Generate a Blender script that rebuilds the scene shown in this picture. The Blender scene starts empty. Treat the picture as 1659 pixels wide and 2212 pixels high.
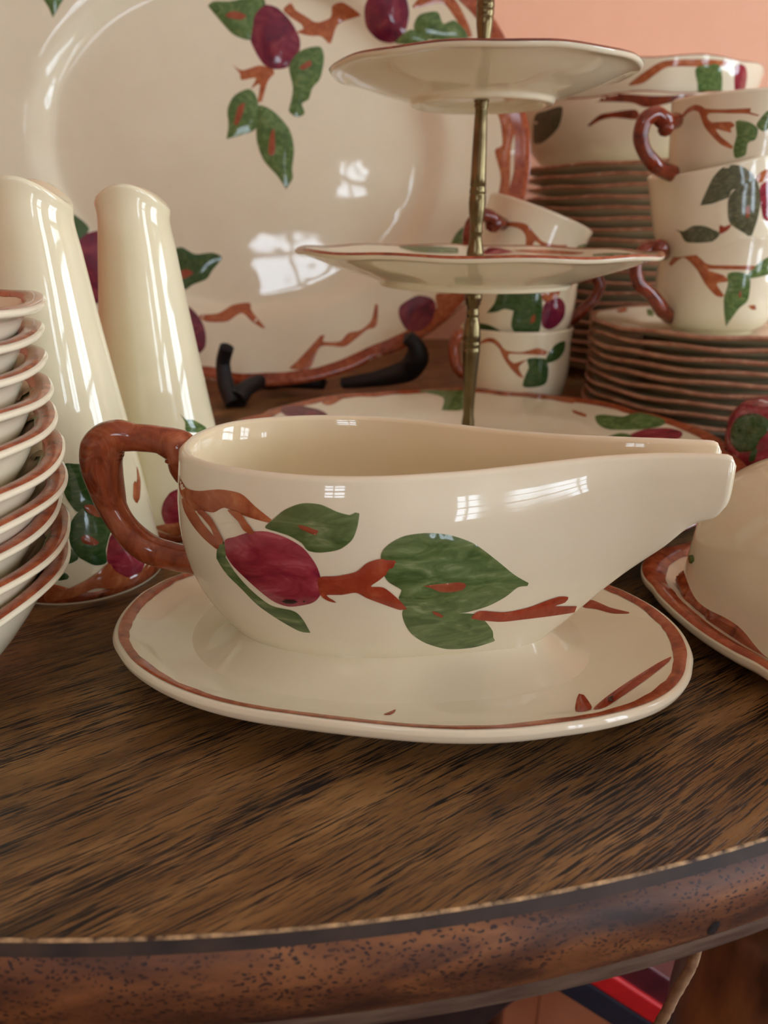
import bpy, bmesh, math, random
from mathutils import Vector, Matrix, noise
from mathutils.bvhtree import BVHTree
from mathutils.geometry import delaunay_2d_cdt
random.seed(7)
sc = bpy.context.scene
PI = math.pi
# ------------------------------------------------------------------ camera
F, PITCH, CAMH = 1600.0, math.radians(21.2), 0.148      # focal length in px of a 1659x2212 frame; table top is z = 0
cp, sp = math.cos(PITCH), math.sin(PITCH)
cam = bpy.data.cameras.new('camera')
cam_o = bpy.data.objects.new('camera', cam); sc.collection.objects.link(cam_o)
cam_o.location = (0, 0, CAMH); cam_o.rotation_euler = (PI/2-PITCH, 0, 0)
cam.sensor_fit = 'VERTICAL'; cam.sensor_height = 36; cam.lens = 36*F/2212
cam.clip_start = .01; cam.clip_end = 100
cam.dof.use_dof = True; cam.dof.focus_distance = .245; cam.dof.aperture_fstop = 12.5
sc.camera = cam_o
# ------------------------------------------------------------------ light and exposure
world = bpy.data.worlds.new('daylight'); sc.world = world; world.use_nodes = True
wb = world.node_tree.nodes['Background']
wb.inputs[0].default_value = (.76, .88, 1.0, 1); wb.inputs[1].default_value = 14.5
def portal(name, loc, rot, sx, sy):
    l = bpy.data.lights.new(name, 'AREA'); l.shape = 'RECTANGLE'; l.size = sx; l.size_y = sy
    l.cycles.is_portal = True
    o = bpy.data.objects.new(name, l); sc.collection.objects.link(o); o.location = loc; o.rotation_euler = rot
WR = dict(y0=-1.58, y1=-.92, z0=-.16, z1=.95, x=1.9)     # two windows in the right wall
WS = dict(y0=-.22, y1=.62, z0=-.16, z1=1.15)
WG = dict(x0=1.16, x1=1.52, z0=-.40, z1=.60)              # window in the wall behind the camera, to its right
WF = dict(x0=-.60, x1=-.16, z0=.74, z1=1.28, y=-1.7)      # window behind the camera
portal('right_window_daylight', (WR['x']+.1, (WR['y0']+WR['y1'])/2, (WR['z0']+WR['z1'])/2), (0, PI/2, 0), WR['z1']-WR['z0'], WR['y1']-WR['y0'])
portal('front_right_window_daylight', ((WG['x0']+WG['x1'])/2, WF['y']-.1, (WG['z0']+WG['z1'])/2), (PI/2, 0, 0), WG['x1']-WG['x0'], WG['z1']-WG['z0'])
portal('side_window_daylight', (WR['x']+.1, (WS['y0']+WS['y1'])/2, (WS['z0']+WS['z1'])/2), (0, PI/2, 0), WS['z1']-WS['z0'], WS['y1']-WS['y0'])
portal('reflection_window_daylight', (-.10, WF['y']-.1, 1.545), (PI/2, 0, 0), .28, .33)  # portal of the opening added for the platter's second reflection
portal('rear_window_daylight', ((WF['x0']+WF['x1'])/2, WF['y']-.1, (WF['z0']+WF['z1'])/2), (PI/2, 0, 0), WF['x1']-WF['x0'], WF['z1']-WF['z0'])
vs = sc.view_settings
vs.view_transform = 'Standard'; vs.look = 'None'; vs.gamma = 1; vs.use_curve_mapping = False
vs.exposure = -0.28
WT = dict(x0=-.20, x1=.02, z0=1.38, z1=1.68)           # small unseen opening, added for a second reflection on the platter
sc.cycles.use_denoising = True
sc.cycles.caustics_reflective = False; sc.cycles.caustics_refractive = False
sc.cycles.max_bounces = 8; sc.cycles.diffuse_bounces = 5; sc.cycles.glossy_bounces = 4
sc.cycles.sample_clamp_indirect = 6
# ------------------------------------------------------------------ pixel -> place helpers (used only to measure the photo)
def ray(px, py):
    u, v = (px-829.5)/F, (py-1106)/F
    return Vector((u, cp-v*sp, -(sp+v*cp)))
CAM = Vector((0, 0, CAMH))
def at_Y(px, py, Y):
    d = ray(px, py); return CAM + d*(Y/d.y)
def at_z(px, py, z):
    d = ray(px, py); return CAM + d*((z-CAMH)/d.z)
def z_at(py, Y):
    return at_Y(829.5, py, Y).z
# ------------------------------------------------------------------ materials
def srgb(r, g, b):
    f = lambda c: (c/255)/12.92 if c/255 <= .04045 else ((c/255+.055)/1.055)**2.4
    return (f(r), f(g), f(b), 1)
def mat(name, rough=.4, spec=.5, metal=0):
    m = bpy.data.materials.new(name); m.use_nodes = True
    nt = m.node_tree; p = nt.nodes['Principled BSDF']
    p.inputs['Roughness'].default_value = rough; p.inputs['Metallic'].default_value = metal
    p.inputs['Specular IOR Level'].default_value = spec
    return m, nt, p
def N(nt, t, **kw):
    n = nt.nodes.new(t)
    for k, v in kw.items():
        if k in n.inputs: n.inputs[k].default_value = v
        else: setattr(n, k, v)
    return n
def ramp(nt, stops, src):
    r = nt.nodes.new('ShaderNodeValToRGB'); e = r.color_ramp.elements
    while len(e) < len(stops): e.new(.5)
    for i, (p, c) in enumerate(stops): e[i].position = p; e[i].color = c
    nt.links.new(src, r.inputs[0]); return r.outputs[0]
def coords(nt, scale=(1, 1, 1), rot=(0, 0, 0)):
    t = nt.nodes.new('ShaderNodeTexCoord'); m = nt.nodes.new('ShaderNodeMapping')
    m.inputs['Scale'].default_value = scale; m.inputs['Rotation'].default_value = rot
    nt.links.new(t.outputs['Object'], m.inputs[0]); return m.outputs[0]
def bump(nt, p, h, strength, dist=.001):
    b = N(nt, 'ShaderNodeBump', Strength=strength, Distance=dist); nt.links.new(h, b.inputs['Height']); nt.links.new(b.outputs[0], p.inputs['Normal'])
def glaze(name, stops, scale=60, rough=.07, stretch=(1, 1, 1), detail=4, wob=.12, distort=.6):
    m, nt, p = mat(name, rough, .55)
    c = coords(nt, stretch)
    n = N(nt, 'ShaderNodeTexNoise', Scale=scale, Detail=detail, Roughness=.6, Distortion=distort); nt.links.new(c, n.inputs['Vector'])
    nt.links.new(ramp(nt, stops, n.outputs['Fac']), p.inputs['Base Color'])
    w = N(nt, 'ShaderNodeTexNoise', Scale=45, Detail=1); nt.links.new(coords(nt), w.inputs['Vector'])
    bump(nt, p, w.outputs['Fac'], wob, .0012)
    return m
M_CREAM = glaze('cream_glaze', [(.3, srgb(228, 219, 190)), (.7, srgb(232, 223, 196))], 30, .035)
M_CREAMY = glaze('yellow_cream_glaze', [(.3, srgb(228, 219, 182)), (.7, srgb(232, 223, 190))], 30, .035)
M_HONEYBOUNCE = glaze('inner_glaze_bounce_tint', [(.3, srgb(230, 214, 176)), (.7, srgb(234, 218, 182))], 30, .05)  # yellower inner glaze; tint also stands in for light bouncing inside the bowl
M_BROWN = glaze('brown_glaze', [(.28, srgb(118, 50, 28)), (.5, srgb(156, 74, 42)), (.72, srgb(182, 102, 62))], 160, .12)
M_EDGE = glaze('worn_tan_rim_glaze', [(.3, srgb(150, 98, 72)), (.5, srgb(172, 122, 94)), (.72, srgb(196, 152, 122))], 120, .12)
M_BARK = glaze('bark_brown_glaze', [(.25, srgb(92, 38, 20)), (.48, srgb(140, 66, 38)), (.62, srgb(160, 84, 50)), (.8, srgb(186, 118, 82))], 70, .1, (1, 1, .6), 5, .3, 2.5)
M_DARKBARK = glaze('dark_bark_glaze', [(.3, srgb(84, 26, 14)), (.6, srgb(130, 52, 28)), (.8, srgb(160, 76, 42))], 130, .1, wob=.25)
M_TWIG = glaze('twig_paint', [(.3, srgb(146, 70, 38)), (.55, srgb(172, 96, 56)), (.75, srgb(196, 126, 82))], 170, .1, wob=.1)
M_TWIGRED = glaze('red_brown_twig_paint', [(.3, srgb(134, 46, 26)), (.55, srgb(154, 62, 36)), (.75, srgb(172, 86, 56))], 170, .1, wob=.1)
M_LEAF = glaze('leaf_paint', [(.25, srgb(54, 82, 38)), (.5, srgb(84, 112, 60)), (.72, srgb(124, 146, 90))], 120, .09, (1, 1, 2.6), 6, .15, 1.8)
M_LEAFSAGE = glaze('sage_leaf_paint', [(.3, srgb(62, 84, 42)), (.46, srgb(84, 104, 58)), (.58, srgb(100, 118, 72)), (.74, srgb(140, 152, 108))], 150, .09, (.4, 1, 1.5), 6, .1, 1.2)
M_LEAFDARK = glaze('dark_leaf_paint', [(.25, srgb(34, 62, 28)), (.5, srgb(50, 82, 40)), (.72, srgb(86, 106, 60))], 150, .09, (1, 1, 2), 6, .15, 2.0)
M_LEAFGREY = glaze('grey_leaf_paint', [(.25, srgb(58, 62, 44)), (.5, srgb(84, 88, 64)), (.72, srgb(120, 120, 90))], 150, .09, (1, 1, 2), 6, .2, 2.5)
M_APPLE = glaze('apple_paint', [(.28, srgb(104, 22, 42)), (.46, srgb(138, 40, 54)), (.6, srgb(156, 58, 68)), (.76, srgb(190, 104, 106))], 80, .08, (.7, 1, 1.6), 6, .12, 1.4)
M_PLUM = glaze('plum_apple_paint', [(.25, srgb(72, 18, 44)), (.5, srgb(112, 30, 54)), (.74, srgb(150, 66, 74))], 60, .09, (1, 1, 1), 5, .15, 1.2)
M_MARK = glaze('rust_leaf_mark_paint', [(.3, srgb(138, 58, 34)), (.7, srgb(156, 86, 56))], 120, .1)
M_INK = glaze('dark_ink', [(.3, srgb(50, 30, 26)), (.7, srgb(66, 44, 36))], 120, .2)
def simple(name, c1, c2, scale=40, rough=.5, metal=0, bumpy=0, stretch=(1, 1, 1)):
    m, nt, p = mat(name, rough, .4, metal)
    n = N(nt, 'ShaderNodeTexNoise', Scale=scale, Detail=4); nt.links.new(coords(nt, stretch), n.inputs['Vector'])
    nt.links.new(ramp(nt, [(.3, c1), (.7, c2)], n.outputs['Fac']), p.inputs['Base Color'])
    if bumpy: bump(nt, p, n.outputs['Fac'], bumpy, .001)
    return m
M_WALL = simple('peach_wall_paint', srgb(246, 190, 156), srgb(248, 193, 160), 60, .75, 0, .05)
M_WALLPALE = simple('pale_wall_paint', srgb(226, 206, 188), srgb(230, 210, 192), 40, .8)
M_CEIL = simple('ceiling_paint', srgb(236, 232, 224), srgb(240, 236, 228), 20, .9)
M_FLOOR = simple('dark_floor_boards', srgb(66, 42, 30), srgb(92, 62, 44), 8, .5, 0, .1, (1, 12, 1))
M_TRIM = simple('white_window_paint', srgb(236, 234, 228), srgb(240, 238, 234), 20, .5)
M_BRASS = simple('aged_brass', srgb(92, 80, 54), srgb(124, 110, 78), 90, .26, 1, .15)
M_BLACK = simple('black_iron', srgb(16, 16, 17), srgb(28, 28, 30), 200, .55, 0, .3)
def table_wood():
    m, nt, p = mat('oak_table_wood', .36, .45)
    ln = nt.links.new
    c = coords(nt, (1, 1, 1), (0, 0, math.radians(-35)))
    # warp the grain a little
    wn = N(nt, 'ShaderNodeTexNoise', Scale=9, Detail=2); ln(c, wn.inputs['Vector'])
    wa = N(nt, 'ShaderNodeVectorMath', operation='MULTIPLY_ADD'); ln(wn.outputs['Color'], wa.inputs[0]); wa.inputs[1].default_value = (0, .005, 0); ln(c, wa.inputs[2])
    def stretched(sx, sy, detail, rough=.6):
        mp = N(nt, 'ShaderNodeMapping'); mp.inputs['Scale'].default_value = (sx, sy, 1); ln(wa.outputs[0], mp.inputs[0])
        n = N(nt, 'ShaderNodeTexNoise', Scale=1, Detail=detail, Roughness=rough); ln(mp.outputs[0], n.inputs['Vector']); return n.outputs['Fac']
    base = ramp(nt, [(.25, srgb(98, 69, 36)), (.5, srgb(132, 96, 53)), (.75, srgb(166, 126, 77))], stretched(25, 150, 4))
    blot = stretched(14, 22, 3)
    pores = stretched(72, 2200, 2, .45)
    pores2 = stretched(170, 3400, 1, .4)
    dens = stretched(10, 110, 2)
    def mth(op, a, b):
        n = N(nt, 'ShaderNodeMath', operation=op)
        for i, v in enumerate((a, b)):
            if isinstance(v, (int, float)): n.inputs[i].default_value = v
            else: ln(v, n.inputs[i])
        return n.outputs[0]
    pp = mth('ADD', pores, mth('MULTIPLY', mth('SUBTRACT', dens, .5), .45))
    mask = ramp(nt, [(.545, (0, 0, 0, 1)), (.58, (1, 1, 1, 1))], pp)
    pq = mth('ADD', pores2, mth('MULTIPLY', mth('SUBTRACT', dens, .5), .35))
    mask2 = ramp(nt, [(.60, (0, 0, 0, 1)), (.64, (1, 1, 1, 1))], pq)
    mk = mth('MAXIMUM', mask, mth('MULTIPLY', mask2, .7))
    mx = N(nt, 'ShaderNodeMix', data_type='RGBA', blend_type='MULTIPLY'); mx.inputs[0].default_value = .8
    ln(base, mx.inputs[6]); ln(ramp(nt, [(.3, (.55, .5, .5, 1)), (.65, (1, 1, 1, 1))], blot), mx.inputs[7])
    m2 = N(nt, 'ShaderNodeMix', data_type='RGBA'); ln(mk, m2.inputs[0]); ln(mx.outputs[2], m2.inputs[6]); m2.inputs[7].default_value = srgb(30, 23, 20)
    ln(m2.outputs[2], p.inputs['Base Color'])
    ln(ramp(nt, [(.3, (.30,)*3+(1,)), (.7, (.46,)*3+(1,))], blot), p.inputs['Roughness'])
    inv = mth('SUBTRACT', 1.0, mk); bump(nt, p, inv, .45, .0004)
    return m
M_TABLE = table_wood()
def burl():
    m, nt, p = mat('pored_edge_wood', .48, .4); ln = nt.links.new
    c = coords(nt)
    n = N(nt, 'ShaderNodeTexNoise', Scale=38, Detail=5, Roughness=.6, Distortion=.8); ln(coords(nt, (.5, .5, 2.2)), n.inputs['Vector'])
    col = ramp(nt, [(.3, srgb(40, 23, 18)), (.45, srgb(84, 50, 30)), (.58, srgb(116, 72, 41)), (.78, srgb(146, 98, 56))], n.outputs['Fac'])
    dn = N(nt, 'ShaderNodeTexNoise', Scale=300, Detail=2); ln(c, dn.inputs['Vector'])
    da = N(nt, 'ShaderNodeVectorMath', operation='MULTIPLY_ADD'); ln(dn.outputs['Color'], da.inputs[0]); da.inputs[1].default_value = (.003, .003, .003); ln(coords(nt, (.7, .7, 1.4)), da.inputs[2])
    v = N(nt, 'ShaderNodeTexVoronoi', Scale=760); ln(da.outputs[0], v.inputs['Vector'])
    d = ramp(nt, [(.26, (1, 1, 1, 1)), (.40, (0, 0, 0, 1))], v.outputs['Distance'])
    n2 = N(nt, 'ShaderNodeTexNoise', Scale=55, Detail=2); ln(c, n2.inputs['Vector'])
    g = ramp(nt, [(.30, (0, 0, 0, 1)), (.44, (1, 1, 1, 1))], n2.outputs['Fac'])
    mm = N(nt, 'ShaderNodeMath', operation='MULTIPLY'); ln(d, mm.inputs[0]); ln(g, mm.inputs[1])
    mx = N(nt, 'ShaderNodeMix', data_type='RGBA'); ln(mm.outputs[0], mx.inputs[0]); ln(col, mx.inputs[6]); mx.inputs[7].default_value = srgb(40, 22, 20)
    ln(mx.outputs[2], p.inputs['Base Color']); bump(nt, p, n.outputs['Fac'], .25, .001)
    return m
M_BURL = burl()
M_BEVEL = simple('dark_worn_bevel', srgb(24, 20, 18), srgb(66, 50, 40), 60, .62, 0, .3)
M_LOWER = simple('grey_worn_underedge', srgb(70, 52, 42), srgb(112, 92, 76), 120, .55, 0, .4, (.4, .4, 3))
M_INLAY = simple('worn_pale_edge_wood', srgb(60, 40, 26), srgb(204, 168, 122), 330, .6, 0, .3)
M_LEG = simple('turned_leg_wood', srgb(66, 38, 24), srgb(146, 96, 58), 40, .4, 0, .1, (1.4, 1.4, .5))
# ------------------------------------------------------------------ mesh helpers
HOST = {}
def link(name, verts, faces, m, parent=None, smooth=True):
    me = bpy.data.meshes.new(name); me.from_pydata([tuple(v) for v in verts], [], faces)
    for x in (m if isinstance(m, list) else [m]): me.materials.append(x)
    if smooth: me.polygons.foreach_set('use_smooth', [True]*len(me.polygons))
    me.update()
    o = bpy.data.objects.new(name, me); sc.collection.objects.link(o); o.parent = parent
    return o
def fixnormals(o):
    bm = bmesh.new(); bm.from_mesh(o.data); bmesh.ops.recalc_face_normals(bm, faces=bm.faces); bm.to_mesh(o.data); bm.free(); return o
def thing(name, label, cat, loc=(0, 0, 0), rot=(0, 0, 0), group=None):
    o = bpy.data.objects.new(name, None); sc.collection.objects.link(o)
    o.empty_display_size = .02; o.location = loc; o.rotation_euler = rot
    o['label'] = label; o['category'] = cat
    if group: o['group'] = group
    return o
def root_matrix(o):
    return Matrix.LocRotScale(o.location, o.rotation_euler, o.scale)
def dup(root, label, loc, rot=(0, 0, 0), group=None):
    r = root.copy(); sc.collection.objects.link(r); r.location = loc; r.rotation_euler = rot; r['label'] = label
    if group: r['group'] = group
    for ch in list(root.children):
        c = ch.copy(); sc.collection.objects.link(c); c.parent = r
        for g in list(ch.children):
            d = g.copy(); sc.collection.objects.link(d); d.parent = c
    return r
def cr(pts, sub, closed=False):
    """Catmull-Rom through pts (a point given twice is a sharp corner)"""
    n = len(pts); out = []
    P = [Vector(p) for p in pts]
    for i in range(n if closed else n-1):
        if closed: a, b, c, d = P[i-1], P[i], P[(i+1) % n], P[(i+2) % n]
        else: a, b, c, d = P[max(i-1, 0)], P[i], P[i+1], P[min(i+2, n-1)]
        if (b-c).length < 1e-9: continue
        k = sub if isinstance(sub, int) else max(1, int((b-c).length/sub))
        for j in range(k):
            t = j/k
            m1, m2 = (c-a)*.5*.85, (d-b)*.5*.85
            out.append((2*t**3-3*t*t+1)*b + (t**3-2*t*t+t)*m1 + (-2*t**3+3*t*t)*c + (t**3-t*t)*m2)
    if not closed: out.append(P[-1])
    return out
def smooth01(x):
    x = max(0, min(1, x)); return x*x*(3-2*x)
def lathe(profile, seg, warp=None):
    """profile [(r, z)] swept about z; warp(theta, r, z) -> (x, y, z)"""
    V, Fc, rings = [], [], []
    for r, z in profile:
        if r < 1e-6:
            V.append(warp(0, 0, z) if warp else (0, 0, z)); rings.append([len(V)-1]); continue
        idx = []
        for i in range(seg):
            th = 2*PI*i/seg
            V.append(warp(th, r, z) if warp else (r*math.cos(th), r*math.sin(th), z)); idx.append(len(V)-1)
        rings.append(idx)
    for a, b in zip(rings, rings[1:]):
        if len(a) == 1 and len(b) == 1: continue
        for i in range(seg):
            j = (i+1) % seg
            if len(a) == 1: Fc.append((a[0], b[j], b[i]))
            elif len(b) == 1: Fc.append((a[i], a[j], b[0]))
            else: Fc.append((a[i], a[j], b[j], b[i]))
    return V, Fc
def grid(rows, close_u=False, close_v=False):
    nu, nv = len(rows), len(rows[0]); V = [v for r in rows for v in r]; Fc = []
    for i in range(nu if close_u else nu-1):
        for j in range(nv if close_v else nv-1):
            i2, j2 = (i+1) % nu, (j+1) % nv
            Fc.append((i*nv+j, i2*nv+j, i2*nv+j2, i*nv+j2))
    return V, Fc
def tube(points, radii, seg=14, flat=1.0, lump=0.0, cap=True, up=Vector((0, -1, 0)), ls=90, capf=.55):
    """sweep of a round section along points; radii are spread over the length"""
    P = cr(points, 6); n = len(P); rows = []
    for i, p in enumerate(P):
        t = (P[min(i+1, n-1)]-P[max(i-1, 0)]).normalized()
        a = up - t*up.dot(t)
        if a.length < 1e-4: a = Vector((1, 0, 0)) - t*t.x
        a.normalize(); b = t.cross(a)
        f = i/(n-1)*(len(radii)-1); k = min(int(f), len(radii)-2); r = radii[k]*(1-(f-k)) + radii[k+1]*(f-k)
        row = []
        for j in range(seg):
            th = 2*PI*j/seg
            q = p + (a*math.cos(th)*flat + b*math.sin(th))*r
            if lump: q = q + (q-p)*(lump*noise.noise(q*ls))
            row.append(q)
        rows.append(row)
    V, Fc = grid(rows, False, True)
    if cap:
        for k, row in ((0, rows[0]), (n-1, rows[-1])):
            c = sum(row, Vector())/seg; tdir = (P[0]-P[1]) if k == 0 else (P[-1]-P[-2])
            V.append(c + tdir.normalized()*radii[0 if k == 0 else -1]*capf); ci = len(V)-1
            for j in range(seg):
                f = (k*seg+j, k*seg+(j+1) % seg, ci); Fc.append(f if k else f[::-1])
    return V, Fc
def box(x0, x1, y0, y1, z0, z1):
    V = [(x, y, z) for x in (x0, x1) for y in (y0, y1) for z in (z0, z1)]
    return V, [(0, 1, 3, 2), (4, 6, 7, 5), (0, 4, 5, 1), (2, 3, 7, 6), (0, 2, 6, 4), (1, 5, 7, 3)]
def merge(*vf):
    V, Fc = [], []
    for v, f in vf:
        o = len(V); V += list(v); Fc += [tuple(i+o for i in q) for q in f]
    return V, Fc
def rbox(size, bev=.002):
    bm = bmesh.new(); bmesh.ops.create_cube(bm, size=1); bmesh.ops.scale(bm, vec=size, verts=bm.verts)
    bmesh.ops.bevel(bm, geom=bm.edges[:], offset=bev, segments=2, affect='EDGES', profile=.5)
    V = [v.co.copy() for v in bm.verts]; Fc = [tuple(v.index for v in f.verts) for f in bm.faces]; bm.free(); return V, Fc
# ------------------------------------------------------------------ painted relief (raised glaze patches that follow the ware)
def host(o, root):
    me = o.data
    HOST[o.name] = (BVHTree.FromPolygons([v.co for v in me.vertices], [tuple(p.vertices) for p in me.polygons]), root_matrix(root))
    return o
def patch(hosto, poly, m, name, crop=None, thick=.00028, step=None, base=.00012, edge=9.0):
    """poly: outline in photo pixels (or in a zoomed crop = (x0, y0, scale)); laid on the host's surface as a raised patch"""
    bvh, M = HOST[hosto.name]; Mi = M.inverted(); R = Mi.to_3x3()
    if crop: poly = [(crop[0]+x/crop[2], crop[1]+y/crop[2]) for x, y in poly]
    B = [Vector((p[0], p[1])) for p in cr([(x, y, 0) for x, y in poly], 6.0, True)]
    n = len(B)
    x0, x1 = min(p.x for p in B), max(p.x for p in B); y0, y1 = min(p.y for p in B), max(p.y for p in B)
    if step is None: step = max(3.0, min(11.0, (min(x1-x0, y1-y0))/5))
    pts = list(B)
    y = y0+step*.5; k = 0
    while y < y1:
        x = x0 + (step*.5 if k % 2 else 0)
        while x < x1:
            q = Vector((x, y)); x += step
            d = min((q-b).length_squared for b in B)
            if d > (step*.45)**2: pts.append(q)
        y += step*.87; k += 1
    co, _, fc, _, _, _ = delaunay_2d_cdt(pts, [(i, (i+1) % n) for i in range(n)], [], 1, 1e-5)
    o0 = R @ (CAM) + Mi.translation
    hit, V = {}, []
    for i, c in enumerate(co):
        d = (R @ ray(c.x, c.y)).normalized()
        loc, nor, _, dist = bvh.ray_cast(o0, d)
        if loc is None: continue
        if nor.dot(d) > 0: nor = -nor
        if -nor.dot(d) < .04: continue
        e = min((c-b).length for b in B)
        hit[i] = len(V); V.append((loc + nor*(base + thick*smooth01(e/edge)), dist))
    Fc = []
    for f in fc:
        if all(i in hit for i in f):
            ds = [V[hit[i]][1] for i in f]
            if max(ds)-min(ds) < .02: Fc.append(tuple(hit[i] for i in f))
    if not Fc: return None
    o = link(name, [v for v, _ in V], Fc, m, hosto)
    for p in o.data.polygons:
        pass
    bm = bmesh.new(); bm.from_mesh(o.data); loose = [v for v in bm.verts if not v.link_faces]
    if loose: bmesh.ops.delete(bm, geom=loose, context='VERTS')
    seen, isl = set(), []
    for f in bm.faces:
        if f in seen: continue
        st, grp = [f], []
        seen.add(f)
        while st:
            g = st.pop(); grp.append(g)
            for e in g.edges:
                for q in e.link_faces:
                    if q not in seen: seen.add(q); st.append(q)
        isl.append(grp)
    if len(isl) > 1:
        isl.sort(key=len); bmesh.ops.delete(bm, geom=[f for g in isl[:-1] for f in g], context='FACES')
    for f in bm.faces:
        f.normal_update()
        if f.normal.dot(f.calc_center_median()-o0) > 0: f.normal_flip()
    bm.to_mesh(o.data); bm.free()
    return o
def leaf(h, poly, crop=None, m=None, mark=None, **kw):
    if h.name.startswith('platter'): kw = dict(thick=.0011, edge=16)
    patch(h, poly, m or M_LEAF, 'leaf', crop, **kw)
    if mark: patch(h, mark, M_MARK, 'leaf_mark', crop, base=kw.get('thick', .00028)+.00016, thick=.0001, edge=4)
def apple(h, poly, crop=None, m=None, **kw): return patch(h, poly, m or M_APPLE, 'apple', crop, thick=kw.pop('thick', .0006), edge=kw.pop('edge', 22), **kw)
def twig(h, poly, crop=None, m=None, **kw): return patch(h, poly, m or M_TWIG, 'twig', crop, **kw)
# ------------------------------------------------------------------ plates and bowls
def scal(n, amp, ph):
    def f(th):
        a = ((th+ph)*n/(2*PI)) % 1.0
        d = min(a, 1-a)
        return amp*(.35*math.cos(2*PI*a+PI) - 1.1*math.exp(-(d/.09)**2))
    return f
def dish(root, top, under, R, part='plate', m=None, seg=96, n=10, amp=.012, ph=0, ax=1, ay=1, nexp=2.0, wave=.0006, r_in=.6, band=(.006, .002), bm_=None, bphase=0, bandlip=0.0, sub=4, wrap=0):
    """top: profile points from the centre to the lip, under: from the lip back to the centre"""
    S = scal(n, amp, ph)
    def warp(th, r, z):
        w = smooth01((r/R-r_in)/(1-r_in))
        c, s = math.cos(th), math.sin(th)
        k = (abs(c)**nexp+abs(s)**nexp)**(-1/nexp) if nexp != 2 else 1
        q = r*(1+S(th)*w)*k
        return (q*c*ax, q*s*ay, z + wave*w*math.sin(n*(th+ph)+.6))
    tp = [(v.x, v.y) for v in cr([(a, b, 0) for a, b in top], sub)]
    up = [(v.x, v.y) for v in cr([(a, b, 0) for a, b in under], sub)]
    tp[0] = (0, tp[0][1]); up[-1] = (0, up[-1][1])
    o = fixnormals(link(part, *lathe(tp+up[1:], seg, warp), m or M_CREAM, root))
    if band:
        # rim band: a brown strip just above the top surface, its inner edge painted unevenly
        if wrap: tp = tp + up[1:wrap+1]
        L = [0]
        for a, b in zip(tp, tp[1:]): L.append(L[-1]+math.hypot(b[0]-a[0], b[1]-a[1]))
        def at(s):
            s = max(0, min(L[-1]-1e-7, s))
            i = max(k for k in range(len(L)-1) if L[k] <= s); t = (s-L[i])/(L[i+1]-L[i])
            (r0, z0), (r1, z1) = tp[i], tp[i+1]; dr, dz = r1-r0, z1-z0; l = math.hypot(dr, dz)
            return r0+dr*t-dz/l*.00016, z0+dz*t+dr/l*.00016
        rows = []; nk = 16 if wrap else 6
        for i in range(seg*2):
            th = 2*PI*i/(seg*2)
            j = noise.noise(Vector((math.cos(th)*3+bphase, math.sin(th)*3, R*100)))*band[1] + noise.noise(Vector((math.cos(th)*11+bphase, math.sin(th)*11, 3)))*band[1]*.4
            e = L[-1]-bandlip; a = e-band[0]-j
            rows.append([Vector(warp(th, *at(a+(e-a)*k/nk))) for k in range(nk+1)])
        fixnormals(link('rim_band', *grid(rows, True), bm_ or M_BROWN, root))
    return o
def plate_profile(R, H, rw, foot, zt, t=.0045):
    top = [(0, zt), (rw*.55, zt), (rw*.88, zt+.0003), (rw, zt+.0012), (rw+(R-rw)*.22, zt+(H-zt)*.42), (rw+(R-rw)*.55, zt+(H-zt)*.68), (R-.004, H-.0006), (R-.0015, H), (R, H-.0012)]
    und = [(R, H-.0012), (R-.0012, H-.0030), (R-.006, H-t*.9), (rw+(R-rw)*.5, zt+(H-zt)*.62-t), (rw+(R-rw)*.15, zt+(H-zt)*.25-t*.9), (foot+.003, max(.003, zt-t)), (foot+.001, .0004), (foot-.002, 0), (foot-.004, .0012), (foot-.008, zt-t*.8), (0, zt-t*.8)]
    return top, und
def bowl_profile(R, H, rb, zt, t=.004, flare=.9):
    top = [(0, zt), (rb*.6, zt+.0004), (rb, zt+.002), (rb+(R-rb)*.45, zt+(H-zt)*.42), (R*.86, zt+(H-zt)*.78), (R-.006, H-.0012), (R-.002, H), (R, H-.001)]
    und = [(R, H-.0008), (R-.0004, H-.0024), (R-.006, H-.0046), (R*.85, zt+(H-zt)*.66-.0015), (rb+(R-rb)*.42, zt+(H-zt)*.28-.002), (rb*.95, .004), (rb*.88, .0004), (rb*.82, 0), (rb*.76, .001), (rb*.7, zt-t*.6), (0, zt-t*.6)]
    return top, und
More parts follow.
